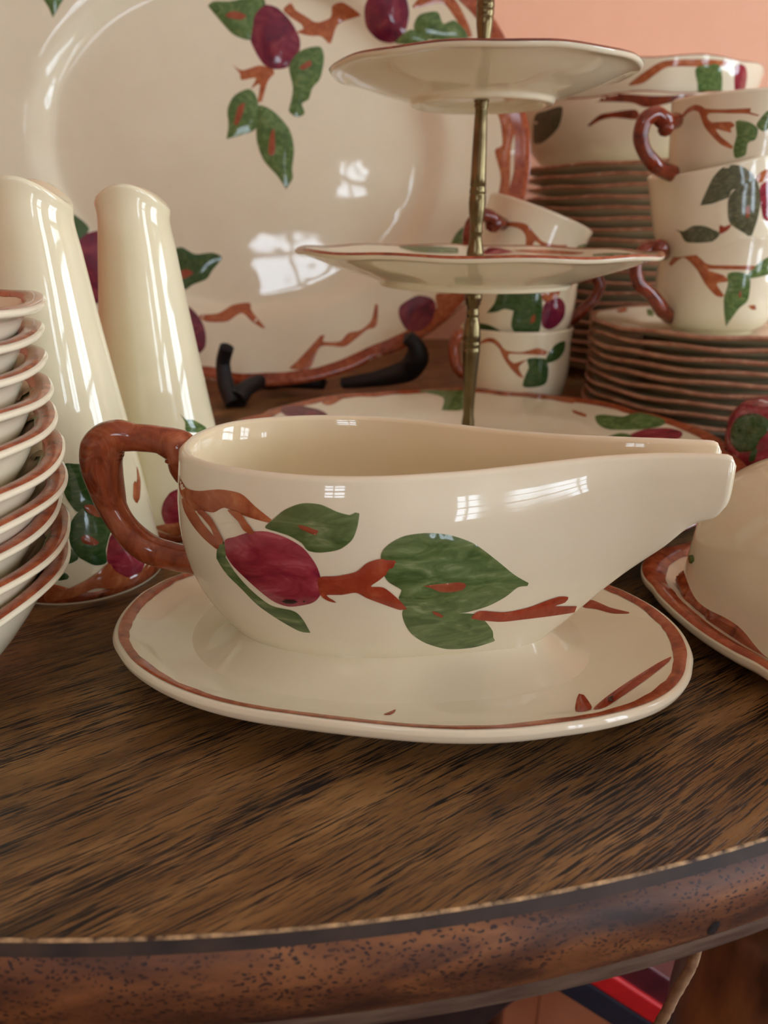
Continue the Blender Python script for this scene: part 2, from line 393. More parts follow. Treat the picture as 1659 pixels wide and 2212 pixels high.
# ================================================================== STRUCTURE
X0, X1, Y0, Y1, Z0, Z1 = -1.7, WR['x'], WF['y'], 1.06, -.74, 1.75
def struct(name, vf, m):
    o = link(name, *vf, m, None, False); o['kind'] = 'structure'; return o
T = .12
struct('floor', box(X0-T, X1+T, Y0-T, Y1+T, Z0-.1, Z0), M_FLOOR)
struct('ceiling', box(X0-T, X1+T, Y0-T, Y1+T, Z1, Z1+.1), M_CEIL)
struct('wall_back', box(X0-T, X1+T, Y1, Y1+T, Z0, Z1), M_WALL)
struct('wall_left', box(X0-T, X0, Y0-T, Y1, Z0, Z1), M_WALL)
def holed(kind, a0, a1, d0, d1, holes):
    us = sorted({a0, a1} | {h[i] for h in holes for i in (0, 1)}); zs = sorted({Z0, Z1} | {h[i] for h in holes for i in (2, 3)}); out = []
    for u0, u1 in zip(us, us[1:]):
        for z0, z1 in zip(zs, zs[1:]):
            if any(h[0] <= u0 and u1 <= h[1] and h[2] <= z0 and z1 <= h[3] for h in holes): continue
            out.append(box(d0, d1, u0, u1, z0, z1) if kind == 'x' else box(u0, u1, d0, d1, z0, z1))
    V, Fc = merge(*out)
    bm = bmesh.new(); vs_ = [bm.verts.new(v) for v in V]
    for f in Fc: bm.faces.new([vs_[i] for i in f])
    bmesh.ops.remove_doubles(bm, verts=bm.verts, dist=1e-6)
    seen = {}
    for f in bm.faces: seen.setdefault(tuple(round(c, 5) for c in f.calc_center_median()), []).append(f)
    bmesh.ops.delete(bm, geom=[f for g in seen.values() if len(g) > 1 for f in g], context='FACES')
    bm.verts.index_update(); r = [v.co.copy() for v in bm.verts], [tuple(v.index for v in f.verts) for f in bm.faces]; bm.free(); return r
hole = lambda w, k: (w[k+'0'], w[k+'1'], w['z0'], w['z1'])
struct('wall_right', holed('x', Y0-T, Y1, X1, X1+T, [hole(WR, 'y'), hole(WS, 'y')]), M_WALL)
struct('wall_front', holed('y', X0, X1, Y0-T, Y0, [hole(WF, 'x'), hole(WT, 'x'), hole(WG, 'x')]), M_WALLPALE)
def window(name, kind, a0, a1, b0, b1, c, na, nb):
    o = bpy.data.objects.new(name, None); sc.collection.objects.link(o); o['kind'] = 'structure'
    def bar(nm, u0, u1, z0, z1, d0, d1):
        vf = box(d0, d1, u0, u1, z0, z1) if kind == 'x' else box(u0, u1, d0, d1, z0, z1)
        link(nm, *vf, M_TRIM, o, False)
    d0, d1 = (c+.02, c+.07) if kind == 'x' else (c-.07, c-.02)
    for u in (a0, a1-.05): bar('window_frame', u, u+.05, b0, b1, d0, d1)
    for z in (b0, b1-.05): bar('window_frame', a0+.05, a1-.05, z, z+.05, d0, d1)
    for i in range(1, na):
        u = a0+(a1-a0)*i/na; bar('muntin', u-.012, u+.012, b0+.05, b1-.05, d0+.01, d1-.01)
    for i in range(1, nb):
        z = b0+(b1-b0)*i/nb
        w = .025 if i*2 == nb else .012
        bar('muntin', a0+.05, a1-.05, z-w, z+w, d0+.012, d1-.012)
window('window_1', 'x', WR['y0'], WR['y1'], WR['z0'], WR['z1'], X1, 2, 4)
window('window_5', 'y', WG['x0'], WG['x1'], WG['z0'], WG['z1'], Y0, 2, 4)
window('window_4', 'x', WS['y0'], WS['y1'], WS['z0'], WS['z1'], X1, 2, 4)
window('window_2', 'y', WF['x0'], WF['x1'], WF['z0'], WF['z1'], Y0, 2, 4)
window('reflection_window', 'y', WT['x0'], WT['x1'], WT['z0'], WT['z1'], Y0, 2, 2)  # bars of the opening added to reflect in the platter
# ================================================================== TABLE
table = thing('oak_table', 'dark oak table with worn rounded edge that carries all the crockery', 'table', (0, 0, Z0))
TCX, TCY, TA, TB = -.075, .80, .60, .6812
def outline(d):
    pts = []
    for i in range(161):
        a = PI + PI*i/160
        nx, ny = math.cos(a)/TA, math.sin(a)/TB; l = math.hypot(nx, ny)
        pts.append(Vector((TCX+TA*math.cos(a)+d*nx/l, TCY+TB*math.sin(a)+d*ny/l, 0)))
    return [Vector((TCX-TA-d, Y1-.015, 0))] + pts + [Vector((TCX+TA+d, Y1-.015, 0))]
O0 = outline(-.0005)
V = [Vector((p.x, p.y, -Z0)) for p in O0]; V += [Vector((p.x, p.y, -Z0-.02)) for p in O0]; k = len(O0)
# the flat top as a fan of strips
link('tabletop', V, [tuple(range(k))] + [(i, i+k, (i+1) % k+k, (i+1) % k) for i in range(k)] + [tuple(range(2*k-1, k-1, -1))], M_TABLE, table, False)
def edge_strip(name, prof, m):
    rows = []
    outs = [outline(d) for d, z in prof]
    for i in range(k):
        rows.append([Vector((outs[j][i].x, outs[j][i].y, -Z0+prof[j][1])) for j in range(len(prof))])
    return fixnormals(link(name, *grid(rows), m, table))
edge_strip('edge_inlay', [(-.0006, .0000), (-.0004, .0002), (.0000, .0001), (.0002, -.0006)], M_INLAY)
edge_strip('edge_bevel', [(.0001, -.0006), (.0004, -.0010), (.0011, -.0018), (.0018, -.0030)], M_BEVEL)
edge_strip('edge_moulding', [(v.x, v.y) for v in cr([(.0016, -.0028, 0), (.0038, -.0056, 0), (.0058, -.0105, 0), (.0062, -.0150, 0), (.0054, -.0195, 0), (.0040, -.0236, 0), (.0028, -.0256, 0)], 3)], M_BURL)
edge_strip('under_edge', [(.0030, -.0252), (.0032, -.0270), (.0026, -.0310), (.0010, -.0326), (-.0060, -.0330), (-.04, -.0330)], M_LOWER)
LEGP = [(.0, .708), (.028, .708), (.033, .692), (.0345, .674), (.0320, .655), (.0270, .646), (.0215, .6420), (.0215, .6375), (.0285, .634), (.0325, .625), (.036, .59), (.038, .56), (.034, .50), (.024, .44), (.022, .36), (.028, .34), (.022, .32), (.03, .2), (.024, .06), (.03, .04), (.03, .02), (.02, 0), (0, 0)]
lv = cr([(r, z, 0) for r, z in LEGP], 4)
legs = []
mould = [c for c in table.children if c.name.startswith('edge_moulding')][0]; host(mould, table)
patch(mould, [(1528, 2012), (1540, 1994), (1556, 1990), (1548, 2012), (1541, 2046), (1531, 2050)], M_BLACK, 'edge_chip', thick=.0001)
for i, (x, y) in enumerate(((.165, .222), (-.32, .30), (-.52, .95), (.38, .95))):
    V, Fc = lathe([(max(0, v.x), v.y) for v in lv], 40)
    if i == 0: l0 = fixnormals(link('leg', V, Fc, M_LEG, table)); l0.location = (x, y, 0)
    else:
        c = l0.copy(); sc.collection.objects.link(c); c.location = (x, y, 0)
# ================================================================== GRAVY BOAT (the subject)
gb = thing('gravy_boat', 'cream gravy boat with brown branch handle and attached oval underplate, in front', 'gravy boat', (.004, .231, 0), (0, 0, math.radians(-7.5)))
RU = .1035
top = [(0, .0125), (.05, .0125), (.066, .0122), (.078, .0125), (.088, .0138), (.096, .0158), (.1005, .0168), (.1025, .0166), (RU, .0152)]
und = [(RU, .0152), (.1025, .0128), (.098, .0105), (.088, .0080), (.074, .0060), (.066, .0045), (.063, .0006), (.060, 0), (.057, .001), (.054, .006), (0, .006)]
up = dish(gb, top, und, RU, 'underplate', M_CREAM, 160, 8, .0028, .25, .968, .578, 2.25, .0003, .7, None)
# painted band on the underplate
def up_band():
    S = scal(8, .0028, .25); nexp = 2.25; rows = []
    tp = [(v.x, v.y) for v in cr([(a, b, 0) for a, b in top], 6)]
    def zt(r):
        for (r0, z0), (r1, z1) in zip(tp, tp[1:]):
            if r0 <= r <= r1 and r1 > r0: return z0+(z1-z0)*(r-r0)/(r1-r0)
        return tp[-1][1]
    for i in range(320):
        th = 2*PI*i/320; c, s = math.cos(th), math.sin(th)
        kk = (abs(c)**nexp+abs(s)**nexp)**(-1/nexp)
        ro = .1012; ri = ro-.0043-.0010*noise.noise(Vector((c*4, s*4, 5)))-.0006*noise.noise(Vector((c*15, s*15, 5)))
        row = []
        for q in range(6):
            r = ri+(ro-ri)*q/5; w = smooth01((r/RU-.7)/.3)
            x = r*(1+S(th)*w)*kk
            row.append(Vector((x*c*.968, x*s*.578, zt(r)+.0003*w*math.sin(8*(th+.25)+.6)+.00022)))
        rows.append(row)
    return fixnormals(link('rim_band', *grid(rows, True), M_BROWN, up))
up_band()
# the bowl: rim outline (half widths along the axis), sections run from the rim down to the keel
HW = [(-.0705, 0), (-.0690, .0110), (-.0635, .0215), (-.0520, .0300), (-.0360, .0356), (-.0180, .0378), (0, .0356), (.0200, .0290), (.0360, .0226), (.0490, .0178), (.0600, .0143), (.0750, .0112), (.0880, .0100), (.1010, .0096)]
half = cr([(x, y, 0) for x, y in HW], 6)
rim = [Vector((p.x, -p.y, 0)) for p in reversed(half)] + [Vector((p.x, p.y, 0)) for p in half[1:]]
XC = -.022
def keel(x):
    K = [(-.03, .0066), (.034, .0066), (.046, .0120), (.057, .0220), (.067, .0330), (.078, .0445), (.088, .0540), (.096, .0600), (.103, .0630)]
    if x <= K[0][0]: return K[0][1]
    P = cr([(a, b, 0) for a, b in K], 6)
    for a, b in zip(P, P[1:]):
        if a.x <= x <= b.x: return a.y+(b.y-a.y)*(x-a.x)/(b.x-a.x)
    return P[-1].y
def rimz(x): return .0808 + .0026*smooth01((x-.02)/.07)
NS = 26
def section(P, inner=0.0):
    ax = max(P.x, XC) if P.x > XC else XC
    A = Vector((ax, 0, 0)); d = P-A; L = d.length
    if L < 1e-6: L = 1e-6
    zk = keel(ax)+inner*1.2; zr = rimz(P.x)
    out = []
    sp_ = smooth01((P.x-.04)/.05)
    sq_ = smooth01((P.x-.07)/.03)
    pp, qq = 2.45+.4*sp_+2.4*sq_, 3.6-1.1*sp_+1.6*sq_
    for j in range(NS+1):
        a = (PI/2)*j/NS
        h = math.cos(a)**(2/pp) if j < NS else 0
        v = math.sin(a)**(2/qq)
        bulge = 1 + (.055*(1-sp_))*math.sin(PI*min(1, v*1.35))*(1 if v*1.35 < 1 else 0)
        Lh = max(0, L*h*bulge - inner*h**.3) if inner else L*h*bulge
        q = A + d.normalized()*Lh if L > 1e-5 else A.copy()
        out.append(Vector((q.x, q.y, zr-(zr-zk)*v)))
    return out
rows = []
wall = .0042
for i, P in enumerate(rim):
    outer = section(P); inn = section(P, wall)
    # rounded lip between outer and inner skin
    o0, i0 = outer[0], inn[0]; lip = []
    for q in (1, 2, 3):
        t = q/4; lip.append(i0.lerp(o0, t) + Vector((0, 0, .0014*math.sin(PI*t))))
    rows.append(list(reversed(inn)) + lip + outer)
# close the spout end with a small rounding
def shrink(row, dx, f):
    c = sum(row, Vector())/len(row)
    return row
V, Fc = grid(rows)
nv = len(rows[0])
for rr in (0, len(rows)-1):
    a = [rr*nv+j for j in range(nv)]
    ni = NS+1; base = len(V)
    # mid line between inner and outer skin, pushed outwards to round the end
    mids = []
    for j in range(NS+1):
        p = (V[a[NS-j]] + V[a[nv-1-(NS-j)]])/2
    for j in range(NS+1):
        vin, vout = V[a[NS-j]], V[a[ni+3+j]]
        m_ = (vin+vout)/2; m_.x += .0016
        if j == 0: m_.z += .0006
        V.append(m_); mids.append(base+j)
    for j in range(NS):
        Fc.append((a[NS-j], a[NS-j-1], mids[j+1], mids[j])); Fc.append((mids[j], mids[j+1], a[ni+3+j+1], a[ni+3+j]))
    Fc.append((a[NS], mids[0], a[NS+1])); Fc.append((a[NS+1], mids[0], a[NS+2])); Fc.append((a[NS+2], mids[0], a[NS+3])); Fc.append((a[NS+3], mids[0], a[NS+4]))
bowl = link('bowl', V, Fc, [M_CREAM, M_HONEYBOUNCE], gb)
for i_ in range((len(rows)-1)*(nv-1)):
    if i_ % (nv-1) < NS+1: bowl.data.polygons[i_].material_index = 1
bm = bmesh.new(); bm.from_mesh(bowl.data); bmesh.ops.remove_doubles(bm, verts=bm.verts, dist=1e-5); bmesh.ops.recalc_face_normals(bm, faces=bm.faces)
# round the top corner of the spout end
for v in bm.verts:
    if v.co.x > .0984:
        t = min(1, (v.co.x-.0984)/.0043)
        v.co.z -= .0040*(1-math.sqrt(max(0, 1-t*t*.96)))*smooth01((v.co.z-.070)/.008)
for v in bm.verts:                                     # and its lower corner
    if v.co.x > .084:
        t = max(0, min(1, (.0715-v.co.z)/.0085))
        v.co.x -= .0055*(1-math.sqrt(max(0, 1-t*t*.97)))*smooth01((v.co.x-.084)/.017)
bm.to_mesh(bowl.data); bm.free()
# foot: a cove that runs from the bowl's own outline down into the underplate
ZF = .0165; near = []
for P in rim:
    if keel(max(P.x, XC)) > ZF-.0006: continue
    sec = section(P)
    for p, q in zip(sec, sec[1:]):
        if p.z >= ZF >= q.z:
            near.append(p.lerp(q, (p.z-ZF)/max(1e-9, p.z-q.z))); break
tip = max(p.x for p in near)+.0012
ring_ = near + [Vector((tip, 0, ZF))]
seglen = [0]
for p, q in zip(ring_, ring_[1:]+ring_[:1]): seglen.append(seglen[-1]+(q-p).length)
loop = []
for i in range(120):
    t = seglen[-1]*i/120; k_ = max(j for j in range(len(ring_)) if seglen[j] <= t)
    loop.append(ring_[k_].lerp(ring_[(k_+1) % len(ring_)], (t-seglen[k_])/max(1e-9, seglen[k_+1]-seglen[k_])))
for _ in range(10): loop = [(loop[i-1]+loop[i]*2+loop[(i+1) % 120])/4 for i in range(120)]
cen = sum(loop, Vector())/120; rows = []
for i in range(120):
    t = (loop[(i+2) % 120]-loop[i-2]).normalized(); nn = Vector((t.y, -t.x, 0))
    if nn.dot(loop[i]-cen) < 0: nn = -nn
    rows.append([Vector((loop[i].x+nn.x*d, loop[i].y+nn.y*d, z)) for d, z in ((-.0030, .0225), (-.0006, .0192), (.0020, .0170), (.0052, .0152), (.0090, .0139), (.0130, .0130), (.0170, .0124), (.0200, .0120))])
foot_o = fixnormals(link('foot', *grid(rows, True), M_CREAM, gb))
# branch handle, measured on the boat's lengthwise plane
Mg = root_matrix(gb).inverted()
gy = root_matrix(gb).to_3x3() @ Vector((0, 1, 0)); g0 = Vector(gb.location)
def on_axis(px, py, off=0):
    d = ray(px, py); t = (g0 + gy*off - CAM).dot(gy)/d.dot(gy); return Mg @ (CAM+d*t)
HP = [(403, 1040), (398, 1015), (399, 990), (386, 966), (345, 950), (292, 946), (250, 944), (224, 970), (225, 1020), (243, 1095), (275, 1145), (320, 1185), (375, 1203), (430, 1212), (480, 1218)]
hr = [.0030, .0050, .0066, .0062, .0049, .0048, .0062, .0074, .0066, .0052, .0052, .0054, .0050, .0050, .0058]
V, Fc = tube([on_axis(*p) for p in HP], hr, 20, 1.0, .13, True, Vector((0, -1, 0)), 70, .12)
V = [Vector((min(v.x, -.0690), v.y, v.z)) if v.z > .050 else v for v in V]
fixnormals(link('handle', V, Fc, M_BARK, gb))
host(bowl, gb); host(up, gb); host(foot_o, gb)
c1, c2 = (150, 850, 2.212), (800, 850, 1.931)
twig(bowl, [(522, 390), (560, 450), (620, 465), (720, 458), (820, 478), (890, 540), (968, 603), (968, 603), (955, 617), (870, 595), (800, 570), (740, 545), (690, 568), (640, 560), (600, 560), (560, 520), (530, 470)], c1)
twig(bowl, [(540, 500), (600, 560), (640, 620), (700, 690), (740, 720), (745, 760), (700, 740), (640, 690), (590, 630), (550, 560)], c1)
twig(bowl, [(640, 555), (680, 590), (710, 640), (740, 700), (735, 720), (705, 700), (680, 640), (640, 590), (615, 565)], c1, base=.0005)
twig(bowl, [(760, 555), (820, 570), (850, 610), (890, 665), (870, 670), (835, 650), (810, 610)], c1, base=.0005)
leaf(bowl, [(705, 785), (740, 775), (790, 850), (860, 930), (960, 1010), (1060, 1035), (1090, 1050), (1120, 1085), (1152, 1142), (1152, 1142), (1100, 1135), (1000, 1080), (900, 1010), (820, 930), (750, 860)], c1, M_LEAFSAGE)
leaf(bowl, [(712, 715), (740, 708), (748, 780), (705, 792)], c1, M_LEAFSAGE)
leaf(bowl, [(935, 640), (975, 600), (1030, 555), (1110, 525), (1200, 530), (1280, 565), (1340, 580), (1365, 568), (1385, 572), (1385, 582), (1375, 640), (1350, 700), (1290, 745), (1200, 760), (1140, 750), (1110, 715), (1050, 680), (990, 660)], c1, M_LEAFSAGE, [(1092, 627), (1092, 627), (1115, 628), (1192, 655), (1180, 675), (1150, 665), (1105, 645)])
apple(bowl, [(745, 700), (790, 685), (870, 660), (950, 660), (1040, 690), (1120, 740), (1180, 820), (1205, 900), (1200, 960), (1160, 1000), (1060, 1018), (990, 1000), (930, 960), (850, 890), (780, 820), (745, 760)], c1)
patch(bowl, [(1018, 984), (1040, 976), (1075, 978), (1098, 987), (1075, 996), (1040, 995)], M_INK, 'apple_eye', c1, base=.0009, thick=.0001)
patch(bowl, [(1118, 984), (1125, 981), (1132, 986), (1124, 991)], M_INK, 'apple_eye', c1, base=.0009, thick=.0001)
twig(bowl, [(1190, 880), (1280, 870), (1370, 850), (1420, 810), (1480, 790), (1560, 790), (1578, 803), (1540, 840), (1480, 890), (1440, 920), (1500, 925), (1560, 970), (1612, 1025), (1612, 1025), (1580, 1032), (1500, 1005), (1420, 975), (1370, 950), (1300, 960), (1230, 962), (1262, 985), (1277, 997), (1240, 990), (1200, 960)], c1, M_TWIGRED, base=.0003)
leaf(bowl, [(45, 670), (75, 630), (140, 595), (230, 582), (330, 590), (430, 625), (520, 690), (600, 755), (660, 790), (660, 790), (655, 802), (615, 808), (560, 850), (480, 890), (380, 915), (280, 912), (200, 900), (140, 890), (118, 850), (130, 820), (75, 785), (50, 740)], c2, M_LEAFSAGE, [(220, 800), (220, 800), (260, 795), (370, 785), (397, 795), (385, 815), (340, 825), (290, 825), (260, 812)])
leaf(bowl, [(135, 905), (180, 880), (240, 905), (350, 915), (440, 920), (480, 950), (510, 990), (512, 1015), (520, 1030), (480, 1045), (420, 1060), (320, 1065), (230, 1040), (170, 1000), (140, 950)], c2, M_LEAFSAGE, [(255, 905), (275, 908), (305, 925), (295, 932), (265, 918)])
leaf(foot_o, [(135, 905), (440, 920), (480, 950), (510, 990), (512, 1015), (520, 1030), (480, 1045), (420, 1060), (320, 1065), (230, 1040), (170, 1000), (140, 950)], c2, M_LEAFSAGE)
twig(bowl, [(418, 935), (455, 905), (560, 910), (660, 890), (740, 860), (790, 845), (825, 848), (810, 870), (770, 885), (860, 885), (878, 893), (850, 910), (760, 925), (640, 940), (540, 950), (430, 940)], c2, M_TWIGRED, base=.0003)
twig(up, [(880, 870), (925, 862), (1000, 893), (1080, 913), (1080, 918), (1010, 918), (940, 900), (890, 893)], c2, M_TWIGRED)
twig(up, [(856, 1325), (862, 1270), (870, 1253), (890, 1258), (925, 1310), (905, 1325)], c2, M_TWIGRED)
twig(up, [(930, 1318), (980, 1270), (1080, 1200), (1200, 1125), (1255, 1098), (1255, 1098), (1245, 1120), (1150, 1195), (1050, 1265), (980, 1310)], c2, M_TWIGRED)
patch(up, [(990, 1277), (1010, 1269), (1017, 1272), (1003, 1279), (1016, 1283), (1012, 1291), (992, 1291), (1003, 1285), (992, 1281)], M_INK, 'painter_mark', c2, base=.0006, thick=.0001, step=2)
twig(up, [(700, 1285), (765, 1300), (840, 1310), (840, 1310), (828, 1318), (750, 1318), (690, 1300)], c1, M_TWIGRED)
twig(up, [(1500, 1535), (1560, 1510), (1560, 1510), (1555, 1524), (1535, 1536)], c1, M_TWIGRED)
# ================================================================== TIERED STAND
TX, TY = .0525, .452
CHX, CHY, CHR = .050, .441, .160
tier = thing('tiered_stand', 'three tier plate stand on a brass rod behind the gravy boat', 'tiered stand', (TX, TY, 0))
ct, cu = plate_profile(CHR, .0235, .100, .092, .0075, .005)
chop = dish(tier, ct, cu, CHR, 'bottom_plate', M_CREAM, 180, 9, .026, .131, band=(.012, .003), r_in=.72, wrap=3)
chop.location = (CHX-TX, CHY-TY, 0)
for ch in tier.children:
    if ch.name.startswith('rim_band'): ch.location = chop.location; ch.parent = tier
mt, mu = plate_profile(.1035, .0205, .060, .054, .0065, .0042)
midp = dish(tier, mt, mu, .1035, 'middle_plate', M_CREAM, 128, 10, .0022, .3, wave=.0004, band=(.005, .0015), r_in=.72)
mids_ = [ch for ch in tier.children if ch.name.startswith('rim_band')][-1]
MIDZ = .135-.0205
for o in (midp, mids_): o.location = (0, 0, MIDZ); o.rotation_euler = (0, math.radians(.6), 0)
tt, tu = plate_profile(.0815, .0175, .044, .037, .0062, .0040)
topp = dish(tier, tt, tu, .0815, 'top_plate', M_CREAM, 128, 10, .0020, .1, wave=.0003, band=(.004, .0012), r_in=.7, bm_=M_DARKBARK)
tops_ = [ch for ch in tier.children if ch.name.startswith('rim_band') and ch is not mids_][-1]
TOPZ = .2248-.0175
for o in (topp, tops_): o.location = (0, 0, TOPZ); o.rotation_euler = (math.radians(1.2), 0, 0)
def rod(name, pts):
    P = []
    for y, w in pts:
        z = z_at(y, TY); Z = TY*cp+(CAMH-z)*sp
        P.append((w*.5*Z/F, z))
    prof = [(0, P[0][1])] + P + [(0, P[-1][1])]
    return fixnormals(link(name, *lathe(prof, 32), M_BRASS, tier))
rod('brass_rod', [(-260, 26), (-120, 30), (-60, 40), (-30, 38), (-28, 34), (-12, 34), (-10, 39), (1, 39), (3, 36), (5, 39), (17, 39), (19, 36), (21, 39), (33, 38.5), (36, 36), (38, 38), (55, 36), (75, 31), (100, 27), (150, 26), (190, 30), (205, 33), (218, 34), (222, 29), (228, 31), (234, 27), (240, 26), (260, 28), (320, 31), (380, 33), (402, 35), (404, 32), (408, 35), (418, 36), (420, 33), (423, 36), (440, 37), (460, 34), (480, 28), (494, 25), (498, 28), (503, 28), (506, 25), (520, 27), (533, 32), (545, 37), (552, 38), (560, 30), (600, 28), (634, 36), (640, 38), (648, 37), (652, 33), (656, 33), (663, 25), (670, 25), (676, 28), (682, 28), (685, 25), (690, 29), (705, 35), (722, 38), (735, 38.5), (737, 36), (740, 38.5), (748, 38), (750, 35.5), (753, 38), (760, 37.5), (780, 35), (815, 30), (860, 25), (895, 22.5), (910, 27), (925, 28), (945, 30)])
RZ = z_at(-262, TY)+.015
rg = tube([Vector((.014*math.sin(2*PI*i/14), 0, RZ-.014*math.cos(2*PI*i/14))) for i in range(15)], [.0024, .0024], 10, cap=False)
link('ring_handle', *rg, M_BRASS, tier)
for o in (chop, midp, topp):
    me = o.data; Mo = root_matrix(tier) @ Matrix.LocRotScale(o.location, o.rotation_euler, None)
    HOST[o.name] = (BVHTree.FromPolygons([v.co for v in me.vertices], [tuple(p.vertices) for p in me.polygons]), Mo)
c3 = (450, 780, 1.3825)
leaf(chop, [(595, 92), (640, 75), (700, 68), (760, 68), (812, 88), (812, 108), (790, 105), (760, 145), (697, 147), (697, 147), (702, 110), (650, 95)], c3)
apple(chop, [(215, 140), (260, 132), (330, 145), (357, 164), (300, 170), (232, 164)], c3, M_PLUM)
twig(chop, [(340, 122), (440, 92), (480, 70), (470, 84), (420, 103), (365, 132)], c3)
twig(chop, [(190, 130), (260, 100), (330, 85), (330, 100), (250, 130), (200, 160)], c3)
twig(chop, [(985, 105), (1050, 103), (1100, 115), (1090, 127), (1030, 117)], c3)
twig(chop, [(1085, 145), (1130, 160), (1128, 168), (1090, 155)], c3)
leaf(chop, [(1155, 165), (1180, 160), (1240, 165), (1275, 152), (1320, 160), (1368, 178), (1350, 195), (1290, 205), (1200, 205), (1165, 190)], c3)
leaf(chop, [(1185, 230), (1230, 215), (1262, 222), (1265, 245), (1190, 246)], c3)
apple(chop, [(1255, 225), (1300, 205), (1370, 200), (1415, 212), (1400, 235), (1310, 241)], c3)
leaf(chop, [(40, 175), (80, 165), (105, 172), (90, 185), (45, 190)], c3)
apple(chop, [(1567, 1010), (1586, 1014), (1588, 1040), (1570, 1066), (1560, 1050), (1562, 1025)])
apple(midp, [(1045, 542), (1062, 535), (1090, 538), (1108, 544), (1082, 549), (1047, 550)], edge=6, thick=.0004)
leaf(midp, [(862, 533), (920, 531), (990, 536), (990, 547), (905, 545)], None, M_LEAFSAGE)
leaf(midp, [(1280, 550), (1330, 546), (1372, 549), (1365, 556), (1295, 556)], None, M_LEAFSAGE)
twig(midp, [(1110, 541), (1180, 540), (1260, 545), (1240, 550), (1160, 547)])
# ================================================================== PLATTER ON EASEL
LEAN = math.radians(13)
PLC = Vector((-.130, .740, .2115))
pl = thing('serving_platter', 'huge oval cream platter leaning upright on a black easel', 'platter', PLC, (Matrix.Rotation(PI/2-LEAN, 3, 'X') @ Matrix.Rotation(math.radians(-6), 3, 'Z')).to_euler())
RP = .258
ptop = [(0, .002), (.08, .0018), (.14, .0012), (.160, .0014), (.168, .0030), (.176, .0085), (.186, .0135), (.205, .0165), (.232, .0205), (.250, .0232), (.2555, .0240), (RP, .0228)]
pund = [(RP, .0228), (.256, .0195), (.245, .0175), (.20, .0095), (.18, .004), (.165, -.004), (.15, -.007), (.145, -.007), (.14, -.004), (0, -.004)]
plate_o = dish(pl, ptop, pund, RP, 'platter', M_CREAM, 192, 10, .010, .35, 1, .815, 2.0, .0010, .8, band=(.0150, .004), bphase=4.6, sub=5)
host(plate_o, pl)
cA, cB, c5, c7 = (0, 0, 2.37), (600, 0, 1.5666), (0, 380, 3.318), (300, 550, 2.212)
leaf(plate_o, [(1065, 30), (1065, 30), (1090, 8), (1180, 5), (1250, -8), (1330, -20), (1360, 20), (1310, 80), (1285, 200), (1200, 180), (1140, 120)], cA, None, [(1155, 80), (1200, 60), (1262, 82), (1240, 105), (1180, 97)])
twig(plate_o, [(1450, 50), (1490, 15), (1512, 50), (1560, 80), (1610, 112), (1660, 118), (1660, 170), (1600, 185), (1520, 165), (1560, 140), (1490, 90)], cA)
twig(plate_o, [(80, 75), (120, 80), (178, 60), (185, 20), (220, 8), (270, 40), (282, 52), (205, 82), (178, 148), (150, 125), (100, 112)], cB)
apple(plate_o, [(1350, 25), (1420, 40), (1490, 110), (1535, 200), (1530, 270), (1480, 340), (1410, 355), (1350, 330), (1300, 250), (1275, 170), (1300, 70)], cA, M_PLUM, thick=.002, edge=40)
leaf(plate_o, [(1500, 290), (1560, 250), (1640, 240), (1659, 300), (1640, 400), (1600, 450), (1580, 510), (1545, 530), (1560, 580), (1520, 600), (1480, 570), (1490, 520), (1500, 450), (1480, 350)], cA, None, [(1530, 350), (1590, 310), (1598, 335), (1550, 362)])
twig(plate_o, [(1190, 330), (1190, 330), (1240, 360), (1330, 335), (1400, 355), (1405, 375), (1370, 420), (1340, 520), (1320, 525), (1330, 430), (1285, 455), (1310, 400), (1235, 410), (1230, 380)], cA)
leaf(plate_o, [(1275, 455), (1315, 500), (1325, 580), (1310, 660), (1240, 690), (1160, 712), (1160, 712), (1170, 640), (1165, 560), (1200, 490)], cA, None, [(1200, 640), (1220, 550), (1255, 530), (1242, 590), (1215, 645)])
leaf(plate_o, [(1325, 540), (1400, 570), (1480, 660), (1505, 760), (1495, 870), (1500, 910), (1465, 968), (1465, 968), (1420, 900), (1350, 820), (1315, 720), (1315, 620)], cA, None, [(1375, 790), (1385, 690), (1405, 665), (1408, 790)])
leaf(plate_o, [(215, -30), (330, -30), (310, 20), (270, 92), (270, 92), (250, 40)], cA)
apple(plate_o, [(295, 20), (330, -30), (420, -30), (445, 40), (430, 110), (390, 145), (340, 135), (300, 90)], cB, M_PLUM, thick=.002, edge=40)
leaf(plate_o, [(480, 50), (540, 40), (560, 80), (600, 70), (650, 125), (560, 135), (480, 128), (460, 90)], cB)
leaf(plate_o, [(395, 142), (450, 100), (500, 125), (505, 145), (440, 150)], cB)
twig(plate_o, [(455, 25), (500, -20), (590, -10), (640, 70), (658, 125), (640, 125), (600, 60), (560, 12), (500, 20)], cB)
twig(plate_o, [(745, 380), (780, 380), (800, 440), (790, 500), (785, 620), (770, 695), (742, 695), (755, 600), (735, 510), (760, 490), (755, 420)], cB)
leaf(plate_o, [(500, 275), (590, 320), (640, 385), (560, 470), (500, 470)], c5, M_LEAFDARK)
apple(plate_o, [(760, 400), (690, 395), (600, 420), (545, 480), (560, 600), (620, 750), (660, 900), (720, 900), (800, 700)], c5, M_PLUM)
leaf(plate_o, [(1150, 380), (1190, 430), (1215, 530), (1300, 510), (1400, 560), (1520, 550), (1590, 580), (1570, 620), (1520, 680), (1480, 740), (1380, 780), (1330, 815), (1250, 810), (1150, 700)], c5, M_LEAFDARK, [(1250, 720), (1330, 670), (1390, 700), (1300, 745)])
apple(plate_o, [(1240, 910), (1290, 915), (1360, 940), (1440, 1030), (1475, 1130), (1470, 1230), (1410, 1280), (1340, 1250), (1260, 1100)], c5, M_PLUM)
